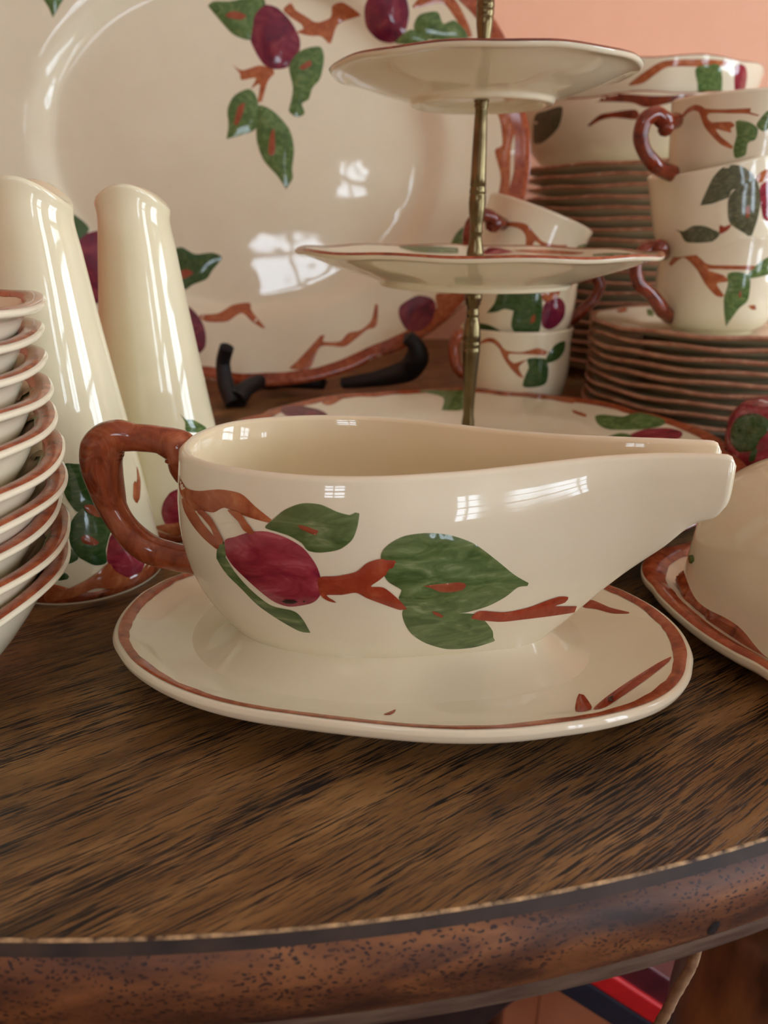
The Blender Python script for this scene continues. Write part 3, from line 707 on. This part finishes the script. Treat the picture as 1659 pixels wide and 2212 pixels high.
twig(plate_o, [(290, 290), (380, 280), (450, 240), (530, 230), (535, 260), (555, 290), (605, 350), (605, 350), (590, 352), (540, 320), (490, 280), (420, 320), (320, 320)], c7)
twig(plate_o, [(720, 545), (755, 510), (830, 430), (870, 385), (890, 385), (880, 415), (960, 415), (1000, 375), (1060, 360), (1110, 315), (1130, 235), (1143, 240), (1135, 340), (1090, 360), (1040, 400), (980, 440), (870, 440), (825, 530), (800, 550)], c7)
apple(plate_o, [(1245, 250), (1290, 215), (1340, 195), (1400, 210), (1420, 250), (1400, 320), (1340, 370), (1280, 360), (1245, 300)], c7, M_PLUM)
twig(plate_o, [(1420, 190), (1480, 185), (1560, 180), (1480, 260), (1420, 320), (1425, 260)], c7)
leaf(plate_o, [(975, 530), (985, 505), (1003, 490), (1012, 510), (1008, 530)])
# easel
es = thing('plate_easel', 'black iron easel holding up the oval platter', 'plate easel', (-.10, .70, 0))
Me = root_matrix(es).inverted()
def E_(px, py, Y): return Me @ at_Y(px, py, Y)
link('hook', *tube([E_(490, 750, .640), E_(482, 785, .645), E_(488, 830, .640), E_(503, 872, .632)], [.0062, .0062, .0072, .0072], 14), M_BLACK, es)
link('hook', *tube([E_(880, 728, .645), E_(897, 745, .645), E_(901, 772, .65), E_(880, 800, .66), E_(815, 818, .67), E_(740, 828, .68)], [.0064, .0072, .0105, .0105, .0075, .0050], 14), M_BLACK, es)
link('strut', *tube([E_(508, 866, .634), E_(535, 838, .655), E_(580, 822, .68), E_(700, 826, .69)], [.0100, .0075, .0070, .0070], 12), M_BLACK, es)
link('strut', *tube([E_(585, 820, .72), E_(590, 838, .72)], [.0110, .0095], 12), M_BLACK, es)
link('back_leg', *tube([Vector((.0, .045, .02)), Vector((.0, .085, .12)), Vector((.0, .118, .25))], [.006, .006, .006], 12), M_BLACK, es)
link('back_leg', *tube([Vector((.0, .045, .02)), Vector((.0, .14, .008)), Vector((.0, .22, .006))], [.006, .006, .006], 12), M_BLACK, es)
# ================================================================== TALL SHAKERS
def shaker(label, loc, tilt, rz):
    t = thing('tall_shaker', label, 'shaker', loc, (0, 0, rz), 'pair of tall shakers')
    pr = [(.0340, .0), (.0345, .0025), (.0342, .008), (.0325, .020), (.0297, .045), (.0262, .070), (.0228, .095), (.0198, .118), (.0176, .137), (.0163, .149), (.0160, .155), (.0166, .1592)]
    P = [(v.x, v.y) for v in cr([(a, b, 0) for a, b in pr], 4)]
    def warp(th, r, z):
        w = smooth01((z-.135)/.025)
        return (r*math.cos(th), r*math.sin(th), z + w*min(1, r/.016)**2*(-.4*tilt*math.cos(th) - .0042*math.cos(2*th-.35)))
    cap = [(.0164, .1606), (.0150, .1609), (.010, .1606), (.004, .1604), (0, .1604)]
    body = fixnormals(link('body', *lathe(P+cap, 72, warp), M_CREAMY, t))
    base = fixnormals(link('base_band', *lathe([(.0338, .0002), (.0349, .0020), (.0350, .0045), (.0346, .0072), (.0340, .0076)], 72, lambda th, r, z: (r*math.cos(th), r*math.sin(th), z+(.0022*math.sin(3*th+1)+.0012*math.sin(7*th) if z > .004 else 0))), M_BARK, t))
    for (hx, hy) in ((0, .004), (.005, .001), (-.004, -.002)):
        q = fixnormals(link('hole', *lathe([(0, .1600), (.0008, .1600), (.0008, .1590), (0, .1590)], 10), M_INK, t)); q.location = (hx, hy, .0008)
    host(body, t); return body
sh1 = shaker('taller left cream shaker with green leaves, beside the bowl stack', (-.137, .308, 0), .0035, 0)
sh2 = shaker('right cream shaker directly behind the gravy boat handle', (-.1155, .368, 0), .0035, 0)
c8 = (100, 950, 4.74); c6 = (0, 580, 2.95)
leaf(sh1, [(180, 250), (280, 245), (400, 265), (470, 400), (530, 560), (600, 690), (540, 720), (400, 690), (320, 740), (240, 650), (190, 560), (150, 400)], c8, M_LEAFDARK, [(385, 670), (440, 660), (560, 700), (600, 780), (520, 790), (420, 740)])
leaf(sh1, [(330, 740), (400, 690), (560, 740), (640, 820), (670, 900), (640, 1000), (610, 1130), (615, 1260), (500, 1285), (400, 1240), (320, 1190), (250, 1080), (235, 950), (260, 830)], c8, M_LEAFDARK, [(350, 1000), (420, 970), (540, 1050), (480, 1080), (370, 1050)])
leaf(sh1, [(130, 1050), (230, 1090), (330, 1210), (230, 1270), (120, 1250)], c8, M_LEAFDARK)
leaf(sh1, [(120, 1440), (190, 1360), (235, 1400), (220, 1425)], c8, M_LEAFDARK)
apple(sh1, [(690, 945), (740, 1000), (850, 1100), (950, 1180), (1010, 1220), (1000, 1290), (940, 1380), (830, 1410), (700, 1340), (630, 1260), (620, 1150), (650, 1000)], c8)
twig(sh1, [(0, 1560), (200, 1530), (400, 1440), (560, 1330), (640, 1260), (700, 1340), (830, 1410), (900, 1420), (1040, 1250), (1060, 1255), (1000, 1340), (900, 1460), (700, 1520), (500, 1520), (300, 1600), (100, 1640), (0, 1650)], c8, base=.0006)
twig(sh1, [(925, 270), (945, 330), (965, 430), (955, 600), (930, 650), (890, 600), (890, 450), (905, 420), (920, 440), (930, 400)], c8)
apple(sh2, [(1360, 500), (1430, 500), (1500, 600), (1520, 740), (1450, 840), (1300, 870), (1220, 860), (1180, 750), (1200, 640), (1270, 540)], c8)
twig(sh2, [(1100, 895), (1230, 860), (1400, 830), (1520, 790), (1540, 900), (1350, 985), (1200, 945)], c8)
leaf(sh2, [(1145, 925), (1180, 960), (1230, 965), (1310, 1010), (1320, 1040), (1190, 1040), (1180, 980)], c6)
leaf(sh2, [(1000, 600), (1010, 720), (1025, 800), (990, 790)], c8)
# ================================================================== LEFT BOWL STACK
ORD = ['topmost', 'second', 'third', 'fourth', 'fifth', 'sixth', 'seventh', 'eighth', 'ninth', 'tenth', 'eleventh', 'twelfth', 'thirteenth', 'fourteenth', 'fifteenth', 'sixteenth', 'seventeenth', 'eighteenth', 'nineteenth', 'twentieth']
BX, BY, BR = -.177, .202, .076
tips = [(95, 641), (95, 699), (105, 777), (115, 841), (127, 899), (136, 956), (139, 1004), (137, 1061), (151, 1119), (149, 1180)]
bt, bu = bowl_profile(BR, .0470, .036, .0092)
b0 = thing('cereal_bowl', '', 'bowl', (0, 0, 0), (0, 0, 0), 'cereal bowls stacked at left')
bowl0 = dish(b0, bt, bu, BR, 'bowl', M_CREAM, 112, 7, .0022, .4, band=(.0062, .0018), r_in=.75, bandlip=.0009, wave=.0005)
nb = len(tips)
places = []
for i, (tx, ty) in enumerate(tips):
    j = nb-1-i                                  # 0 = bottom
    zr = .0470 + j*.00905
    h = CAMH-zr; u = (tx-829.5)/F
    # rim circle tangent to the sight line through the measured tip
    A, B = .932*u, .3616*u*h
    cx = A*BY+B - BR*math.hypot(1, A)*.997
    lab = ('topmost' if i == 0 else 'lowest' if i == nb-1 else ORD[i]+' from the top') + ' cream bowl with brown rim in the left stack'
    rz = random.uniform(-.22, .22)
    places.append((lab, (cx, BY, j*.00905), (random.uniform(-.012, .012), random.uniform(-.012, .012), rz) if j else (0, 0, rz)))
b0['label'], b0.location, b0.rotation_euler = places[3]
host(bowl0, b0)
leaf(bowl0, [(50, 900), (95, 825), (175, 765), (275, 742), (275, 742), (245, 790), (155, 845), (90, 905)], (0, 580, 2.95), M_LEAFSAGE)
leaf(bowl0, [(0, 900), (20, 850), (80, 800), (70, 850), (30, 910)], (0, 580, 2.95), M_LEAFSAGE)
for i, (lab, loc, rot) in enumerate(places):
    if i != 3: dup(b0, lab, loc, rot)
# ================================================================== RIGHT: SALAD PLATES, CUPS
SPX, SPY, SPR = .272, .60, .106
st_, su = plate_profile(SPR, .0165, .066, .060, .0076, .0046)
s0 = thing('salad_plate', '', 'plate', (0, 0, 0), (0, 0, 0), 'salad plates stacked at right')
sp0 = dish(s0, st_, su, SPR, 'plate', M_CREAM, 112, 10, .004, .2, band=(.0080, .0015), r_in=.75, wrap=4, bm_=M_EDGE)
ns = 9
for i in range(ns):
    j = ns-1-i
    lab = ('topmost' if i == 0 else 'lowest' if i == ns-1 else ORD[i]+' from the top') + ' smaller cream plate with brown rim under the three right cups'
    loc = (SPX+random.uniform(-.0015, .0015), SPY+random.uniform(-.001, .001), j*.0078); rz = (0, 0, random.uniform(0, 6.28) if j < ns-1 else .2)
    if i == 0: s0.location = loc; s0.rotation_euler = rz; s0['label'] = lab
    else: dup(s0, lab, loc, rz)
host(sp0, s0)
leaf(sp0, [(1397, 668), (1410, 670), (1411, 683), (1400, 682)])
twig(sp0, [(1330, 672), (1352, 666), (1356, 672), (1338, 676)])
DPX, DPY, DPR = .284, .86, .133
dt_, du = plate_profile(DPR, .0205, .085, .078, .0094, .0050)
d0 = thing('dinner_plate', '', 'plate', (0, 0, 0), (0, 0, 0), 'dinner plates in the tall stack')
dish(d0, dt_, du, DPR, 'plate', M_CREAM, 96, 10, .006, .2, band=(.0090, .0015), r_in=.75, wrap=4, bm_=M_EDGE)
nd = 20
for i in range(nd):
    j = nd-1-i
    lab = ('topmost' if i == 0 else 'lowest' if i == nd-1 else ORD[i]+' from the top') + ' dinner plate in the tall stack beneath the serving bowls'
    loc = (DPX+random.uniform(-.002, .002), DPY+random.uniform(-.001, .001), j*.0096); rz = (0, 0, random.uniform(0, 6.28))
    if i == 0: d0.location = loc; d0.rotation_euler = rz; d0['label'] = lab
    else: dup(d0, lab, loc, rz)
# serving bowls on the dinner plates
DTOP = (nd-1)*.0096+.0094
def big_bowl(label, R, H, rb, z, rz, x=.260):
    t = thing('serving_bowl', label, 'bowl', (x, DPY, z), (0, 0, rz), 'serving bowls nested on the dinner plates')
    top = [(0, .007), (rb*.9, .0075), (R*.86, H*.45), (R*.95, H*.8), (R*.985, H-.001), (R-.001, H), (R, H-.001)]
    und = [(R, H-.001), (R-.0005, H-.004), (R*.975, H*.78), (R*.89, H*.42), (rb*1.25, .008), (rb, .0006), (rb*.96, 0), (rb*.9, .002), (0, .002)]
    o = dish(t, top, und, R, 'bowl', M_CREAM, 112, 9, .006, .2, band=(.005, .0015), r_in=.85, wave=.0012)
    host(o, t); return o
bb1 = big_bowl('lower of two nested serving bowls on the tall plate stack, dark leaf at left', .118, .066, .068, DTOP, .3)
bb2 = big_bowl('upper serving bowl with green leaf near its rim, against the orange wall', .1165, .064, .06, DTOP+.0300, .8, .257)
c9 = (1000, 100, 2.517)
twig(bb2, [(900, 210), (1000, 130), (1100, 78), (1300, 70), (1440, 82), (1430, 105), (1280, 110), (1120, 112), (1050, 150), (980, 200)], c9)
leaf(bb2, [(1270, 115), (1390, 100), (1410, 200), (1390, 280), (1290, 280), (1275, 200)], c9)
apple(bb2, [(1480, 110), (1530, 105), (1545, 160), (1525, 260), (1480, 260)], c9)
twig(bb1, [(530, 315), (640, 265), (850, 258), (1050, 270), (1280, 262), (1150, 302), (1000, 332), (900, 305), (640, 310), (570, 388), (555, 380)], c9, M_DARKBARK)
twig(bb1, [(675, 432), (675, 432), (740, 375), (800, 360), (940, 345), (960, 395), (930, 398), (820, 388), (750, 402), (690, 435)], c9, M_DARKBARK)
leaf(bb1, [(390, 380), (450, 350), (540, 330), (520, 440), (440, 520), (385, 525)], c9, M_LEAFGREY)
# cups
def cup(label, group, loc, rot, hpts, hY, hrad=.0042, R=.0460, H=.0700, knob=None, mh=None, rb=.0355):
    t = thing('tea_cup', label, 'cup', loc, rot, group)
    top = [(0, .006), (rb*.75, .0065), (rb*1.08, .014), (R*.915, H*.5), (R-.0030, H*.88), (R-.0020, H), (R-.0007, H+.0004), (R, H-.0006)]
    und = [(R, H-.0006), (R-.0006, H*.88), (R*.97, H*.5), (R*.90, H*.22), (rb*1.02, .0065), (rb*.86, .0030), (rb*.80, .0004), (rb*.76, 0), (rb*.7, .0015), (0, .003)]
    o = dish(t, top, und, R, 'bowl', M_CREAM, 96, 8, 0, 0, wave=0, r_in=.9, band=None)
    host(o, t)
    Mi = root_matrix(t).inverted()
    P = [Mi @ at_Y(px, py, Y if Y else hY) for px, py, Y in hpts]
    fixnormals(link('handle', *tube(P, hrad if isinstance(hrad, list) else [hrad]*2, 14, 1.0, .12), mh or M_DARKBARK, t))
    if knob:
        for kx, ky, kY, kr in knob:
            c = Mi @ at_Y(kx, ky, kY)
            v, f = lathe([(0, -1), (.6, -.8), (.95, -.3), (1, .1), (.75, .7), (.3, .95), (0, 1)], 12)
            fixnormals(link('handle_knob', [c+Vector(q)*kr*(1+.15*noise.noise(Vector(q)*2)) for q in v], f, mh or M_DARKBARK, t))
    return o
def topY(z): return z
# right stack
AX, AY = .2555, .592
A0 = (ns-1)*.0078+.0078
cupA = cup('lowest cup of the right stack, standing upright on the small plates', 'teacups stacked at right', (AX, AY, A0), (0, 0, 0),
           [(1440, 548, AY-.004), (1418, 534, AY-.024), (1392, 540, AY-.03), (1373, 575, AY-.034), (1380, 612, AY-.034), (1408, 638, AY-.03), (1430, 668, AY-.022), (1452, 690, 0)], AY-.006, [.0046, .0052, .0050, .0044, .0046, .0048, .0058, .0050], knob=[(1424, 536, AY-.030, .0062)])
BRX = math.radians(3); BRY = math.radians(-13)
cupB = cup('middle cup of the right stack, tipped over, with three dark leaves', 'teacups stacked at right', (AX-.002, AY-.001, A0+.0510), (BRX, BRY, 0),
           [(1700, 420, AY), (1740, 430, AY), (1750, 470, AY), (1700, 500, AY)], AY)
cupC = cup('topmost cup of the right stack with handle at left', 'teacups stacked at right', (AX-.002, AY-.002, A0+.0915), (math.radians(2), math.radians(-3), 0),
           [(1460, 262, AY-.022), (1440, 262, AY-.034), (1414, 248, AY-.038), (1392, 262, AY-.04), (1384, 296, AY-.04), (1394, 330, AY-.04), (1418, 358, AY-.036), (1452, 376, AY-.025)], AY, [.0052, .0058, .0054, .0052, .0048, .0048, .0050, .0056], knob=[(1439, 276, AY-.036, .0055)])
c10, c11 = (1380, 200, 5.946), (1000, 500, 2.517)
twig(cupC, [(440, 460), (520, 330), (620, 210), (720, 155), (800, 170), (850, 205), (1100, 215), (1440, 200), (1440, 200), (1430, 250), (1550, 290), (1530, 302), (1380, 272), (1200, 267), (900, 267), (890, 340), (930, 380), (1180, 375), (1230, 430), (1180, 460), (1190, 515), (1080, 490), (990, 470), (1050, 560), (1210, 690), (1200, 725), (1060, 670), (960, 580), (850, 450), (800, 330), (770, 250), (700, 232), (620, 275), (530, 385), (440, 490)], c10)
leaf(cupC, [(1245, 370), (1340, 360), (1450, 395), (1530, 470), (1500, 600), (1400, 650), (1370, 800), (1240, 840), (1215, 720), (1255, 550)], c10)
leaf(cupC, [(1510, 420), (1580, 310), (1659, 230), (1720, 240), (1700, 420), (1600, 500)], c10)
leaf(cupB, [(790, 1450), (790, 1450), (860, 1280), (960, 1080), (1080, 960), (1220, 925), (1370, 970), (1480, 1080), (1400, 1200), (1200, 1250), (1160, 1340), (1050, 1390), (930, 1430)], c10, M_LEAFGREY)
leaf(cupB, [(1150, 1370), (1250, 1230), (1480, 1100), (1540, 1200), (1560, 1400), (1530, 1600), (1480, 1760), (1415, 1920), (1415, 1920), (1390, 1830), (1280, 1760), (1180, 1690), (1145, 1600)], c10, M_LEAFGREY, [(1370, 1480), (1410, 1440), (1420, 1560), (1380, 1620)])
leaf(cupB, [(450, 1750), (450, 1750), (570, 1780), (700, 1710), (850, 1715), (960, 1760), (1045, 1810), (950, 1910), (760, 1930), (600, 1915), (530, 1800)], c10, M_LEAFGREY)
twig(cupB, [(1040, 1700), (1100, 1720), (1190, 1690), (1150, 1760), (1040, 1815)], c10, M_TWIGRED)
apple(cupB, [(1550, 1250), (1600, 1160), (1700, 1150), (1720, 1600), (1600, 1620)], c10)
twig(cupB, [(1500, 1110), (1580, 1010), (1690, 980), (1690, 1080), (1560, 1160)], c10)
twig(cupA, [(1120, 175), (1170, 110), (1230, 98), (1290, 145), (1340, 180), (1480, 185), (1590, 188), (1580, 207), (1450, 207), (1330, 207), (1420, 240), (1440, 272), (1380, 285), (1420, 350), (1380, 352), (1320, 290), (1270, 205), (1200, 142), (1130, 190)], c11)
leaf(cupA, [(1440, 230), (1500, 220), (1560, 250), (1550, 370), (1500, 420), (1430, 515), (1430, 515), (1420, 440), (1420, 360), (1440, 290)], c11, None, [(1495, 350), (1510, 320), (1512, 360)])
leaf(cupA, [(1540, 250), (1600, 180), (1659, 140), (1700, 160), (1690, 220), (1600, 250)], c11)
twig(cupA, [(1550, 405), (1590, 400), (1596, 425), (1570, 425)], c11)
# middle stack
MX, MY = .110, .628
cupD = cup('lowest cup of the middle stack, behind the brass rod', 'teacups stacked in the middle', (MX, MY, 0), (0, 0, 0),
           [(1050, 728, MY-.01), (1015, 724, MY-.02), (990, 724, MY-.025), (980, 748, MY-.026), (983, 780, MY-.026), (1000, 806, MY-.022), (1048, 812, MY-.008)], MY, .0046, mh=M_BARK)
cupE = cup('middle cup of the middle stack, plum apple and handle at right', 'teacups stacked in the middle', (MX+.001, MY, .0562), (0, 0, 0),
           [(1215, 612, MY), (1252, 598, MY+.01), (1285, 594, MY+.012), (1296, 618, MY+.012), (1284, 645, MY+.012), (1264, 665, MY+.01), (1236, 690, MY+.005), (1205, 702, MY)], MY, .0046)
cupF = cup('topmost cup of the middle stack, tipped to the right', 'teacups stacked in the middle', (MX-.010, MY, .0905), (0, math.radians(20), 0),
           [(1100, 492, MY-.015), (1072, 476, MY-.045), (1048, 464, MY-.05), (1022, 478, MY-.05), (1012, 512, MY-.05), (1018, 560, MY-.045), (1060, 590, MY-.02)], MY, .0046, R=.0430, knob=[(1067, 482, MY-.044, .0068)])
c12 = (960, 420, 4.608)
twig(cupD, [(330, 1490), (420, 1430), (500, 1435), (560, 1490), (610, 1550), (760, 1570), (930, 1530), (1030, 1570), (1000, 1600), (800, 1590), (640, 1590), (650, 1650), (690, 1680), (820, 1645), (740, 1720), (790, 1830), (740, 1815), (650, 1720), (590, 1630), (540, 1530), (460, 1470)], c12)
leaf(cupD, [(820, 1640), (900, 1625), (1010, 1640), (1035, 1750), (1010, 1880), (900, 1920), (780, 1910), (810, 1790), (840, 1720)], c12, M_LEAFDARK)
leaf(cupD, [(1010, 1640), (1050, 1560), (1110, 1490), (1200, 1460), (1190, 1560), (1130, 1640), (1030, 1680)], c12, M_LEAFDARK)
leaf(cupE, [(420, 1180), (420, 1180), (500, 1080), (540, 980), (700, 960), (720, 1150), (600, 1140), (520, 1170)], c12, M_LEAFDARK)
leaf(cupE, [(700, 970), (940, 960), (975, 1100), (960, 1290), (920, 1385), (720, 1385), (665, 1300), (690, 1150)], c12, M_LEAFDARK, [(860, 1230), (900, 1190), (900, 1260), (860, 1290)])
apple(cupE, [(985, 1110), (1060, 1035), (1150, 1030), (1200, 1100), (1190, 1220), (1120, 1310), (1040, 1345), (970, 1300)], c12, M_PLUM)
leaf(cupE, [(340, 1285), (450, 1300), (580, 1370), (580, 1370), (380, 1368)], c12, M_LEAFDARK)
twig(cupE, [(960, 960), (1150, 950), (1110, 1030), (1000, 1070)], c12)
twig(cupF, [(545, 330), (620, 280), (720, 275), (820, 300), (900, 390), (980, 470), (1100, 500), (1230, 505), (1200, 530), (1000, 525), (900, 465), (870, 530), (810, 530), (810, 420), (760, 350), (650, 320), (560, 360)], c12)
leaf(cupF, [(1320, 520), (1380, 490), (1430, 490), (1420, 525), (1340, 540)], c12)
# ================================================================== APPLE SHAKER
ap = thing('apple_shaker', 'small apple shaped ceramic shaker with a dark leaf, beside the small plates', 'shaker', (.2335, .415, 0))
prA = [(0, .002), (.012, .0), (.021, .003), (.029, .014), (.0325, .030), (.031, .043), (.025, .0515), (.015, .0545), (.006, .052), (0, .050)]
def wA(th, r, z): k = 1+.035*math.cos(5*th)*smooth01(z/.05); return (r*k*math.cos(th), r*k*math.sin(th), z)
apb = fixnormals(link('fruit', *lathe([(max(0, v.x), v.y) for v in cr([(a, b, 0) for a, b in prA], 4)], 60, wA), M_APPLE, ap)); host(apb, ap)
link('stalk', *tube([Vector((0, 0, .048)), Vector((-.004, -.006, .056)), Vector((.004, -.010, .062))], [.0045, .0055, .0040], 12, lump=.2), M_DARKBARK, ap)
c13 = (1500, 820, 9.214)
leaf(apb, [(760, 900), (870, 760), (1050, 680), (1250, 680), (1450, 780), (1500, 900), (1450, 1050), (1300, 1200), (1200, 1400), (1000, 1440), (860, 1430), (720, 1250), (720, 1080)], c13, M_LEAFDARK, thick=.0012)
leaf(apb, [(1090, 1650), (1100, 1500), (1200, 1350), (1260, 1400), (1190, 1620)], c13, M_LEAFDARK)
# ================================================================== BUTTER DISH
BDA = math.radians(-67)
bd = thing('butter_dish', 'covered butter dish with cream domed lid on a brown rimmed tray at right', 'butter dish', (.1800, .232, 0), (0, 0, BDA))
bdt = [(0, .006), (.03, .006), (.045, .0062), (.052, .0075), (.060, .0105), (.0655, .0128), (.0675, .0128), (.069, .0112)]
bdu = [(.069, .0112), (.0685, .0085), (.064, .0055), (.054, .0030), (.047, .0005), (.045, 0), (.043, .001), (.040, .003), (0, .003)]
tray = dish(bd, bdt, bdu, .069, 'tray', M_CREAM, 144, 10, .010, .35, 1.32, .88, 2.9, .0005, .7, band=(.0085, .0012), bandlip=.0008)
cvp = [(0, .0705), (.30, .0700), (.55, .0680), (.74, .0632), (.875, .0545), (.945, .0425), (.975, .0300), (.990, .0190), (1.0, .0100), (1.0, .0072)]
def wC(th, r, z):
    c, s = math.cos(th), math.sin(th); q = 3.0-.5*smooth01((z-.04)/.03); k_ = (abs(c)**q+abs(s)**q)**(-1/q)
    return (.073*r*k_*c, .0490*r*k_*s, z)
P_ = cr([(a, b, 0) for a, b in cvp], 5); P_ = [(max(0, v.x), v.y) for v in P_]; P_[0] = (0, P_[0][1])
cover = fixnormals(link('cover', *lathe(P_, 120, wC), M_CREAM, bd)); host(cover, bd)
# relief branch round the foot of the cover
rows = []
for i in range(240):
    th = 2*PI*i/240
    hgt = .0125+.0018*math.sin(5*th+.4)+.0016*math.sin(13*th+1)+.0012*noise.noise(Vector((math.cos(th)*6, math.sin(th)*6, 2)))
    row = []
    for q in range(9):
        t = q/8; z = .0070+(hgt-.0070)*t
        r = 1.0 if z < .010 else 1.0-.010*(z-.010)/.009
        x, y, zz = wC(th, r, z); b = .0014*math.sin(PI*min(1, t*1.05))**.6 + .0026*math.sin(PI*t)*noise.noise(Vector((x*170+z*160, y*170, z*260)))
        l = math.hypot(x, y); row.append(Vector((x*(1+b/l), y*(1+b/l), zz)))
    rows.append(row)
fixnormals(link('branch_relief', *grid(rows, True), M_BARK, cover))
leaf(cover, [(1488, 1200), (1497, 1198), (1500, 1212), (1494, 1218), (1488, 1216)])
# ================================================================== UNDER THE TABLE
def px_bar(root, p0, p1, Y, w, depth, m, name, off=0):
    a, b = at_Y(*p0, Y), at_Y(*p1, Y); d = b-a; L = d.length
    sh = Vector((-d.z, 0, d.x)).normalized()*off; a = a+sh; b = b+sh
    V, Fc = rbox((L, depth, w), .0015)
    ang = math.atan2(d.z, d.x)
    R = Matrix.Rotation(-ang, 4, 'Y'); c = (a+b)/2+Vector((0, depth/2, 0)) - Vector(root.location)
    return link(name, [R @ v + c for v in V], Fc, m, root, False)
M_RED = simple('red_cloth_cover', srgb(178, 18, 22), srgb(196, 24, 28), 60, .5)
M_MAROON = simple('maroon_cover', srgb(62, 16, 26), srgb(92, 30, 40), 60, .35)
M_NAVY = simple('navy_cover', srgb(20, 20, 34), srgb(28, 28, 44), 60, .6)
M_TAN = simple('brown_card', srgb(148, 88, 58), srgb(160, 98, 66), 18, .7)
M_PALE = simple('pale_grey_card', srgb(206, 198, 190), srgb(218, 212, 204), 18, .7)
M_STRAP = simple('dark_webbing', srgb(44, 30, 30), srgb(58, 40, 40), 90, .7)
M_STRING = simple('jute_string', srgb(130, 100, 72), srgb(168, 136, 104), 300, .9, 0, .5)
M_PAGES = simple('tan_lampshade_card', srgb(140, 100, 56), srgb(152, 112, 66), 30, .7)
def book(label, Y, w, off, depth, m):
    p0, p1 = (1240, 2079), (1650, 2345)
    c = (at_Y(*p0, Y)+at_Y(*p1, Y))/2
    r = thing('book', label, 'book', (c.x, c.y, c.z-.10), group='books leaning under the table')
    px_bar(r, p0, p1, Y, w, depth, m, 'cover', off)
    px_bar(r, (p0[0]-6, p0[1]-4), (p1[0]-9, p1[1]-6), Y+.004, w*.78, depth-.008, M_PAGES, 'pages', off)
book('bright red book leaning under the table edge', .352, .0150, 0, .10, M_RED)
book('dark navy book leaning below the red one', .352, .019, -.0172, .10, M_NAVY)
book('maroon book leaning above the red one', .356, .022, .0188, .10, M_MAROON)
bx = thing('storage_carton', 'plain brown carton standing below the table edge', 'box', (.186, .555, Z0))
V, Fc = rbox((.155, .17, .53), .003); q = link('carton', [v+Vector((0, 0, .265)) for v in V], Fc, M_TAN, bx, False)
for xo in (-.042,):
    V, Fc = rbox((.004, .001, .52), .0004); link('seam', [v+Vector((xo, -.0855, .265)) for v in V], Fc, M_TAN, bx, False)
bs = thing('strapped_box', 'pale box with dark straps crossing over it, lowest left under the table', 'box', (-.005, .55, Z0))
V, Fc = rbox((.185, .16, .44), .003); link('box_body', [v+Vector((0, 0, .22)) for v in V], Fc, M_PALE, bs, False)
px_bar(bs, (770, 2150), (930, 2300), .458, .045, .010, M_STRAP, 'strap')
px_bar(bs, (1070, 2120), (870, 2290), .456, .060, .010, M_STRAP, 'strap')
ring = thing('tan_basket', 'tan round basket on the floor behind the hanging string', 'basket', (.33, .60, Z0))
V, Fc = lathe([(.045, 0), (.052, .08), (.058, .17), (.060, .19), (.057, .19), (.050, .08), (.043, .005), (0, .005)], 40)
fixnormals(link('basket_wall', V, Fc, M_PAGES, ring))
sg = thing('hanging_string', 'pale jute string hanging from the table edge', 'string', tuple(at_Y(1430, 2212, .17)))
Ms = Matrix.Translation(sg.location).inverted()
link('string', *tube([Ms @ at_Y(*p, .172) for p in ((1512, 2010), (1504, 2052), (1492, 2090), (1470, 2128), (1445, 2175), (1424, 2215), (1405, 2270))], [.0016, .0017, .0016, .0017, .0017, .0018, .0016], 10, lump=.2, ls=900), M_STRING, sg)
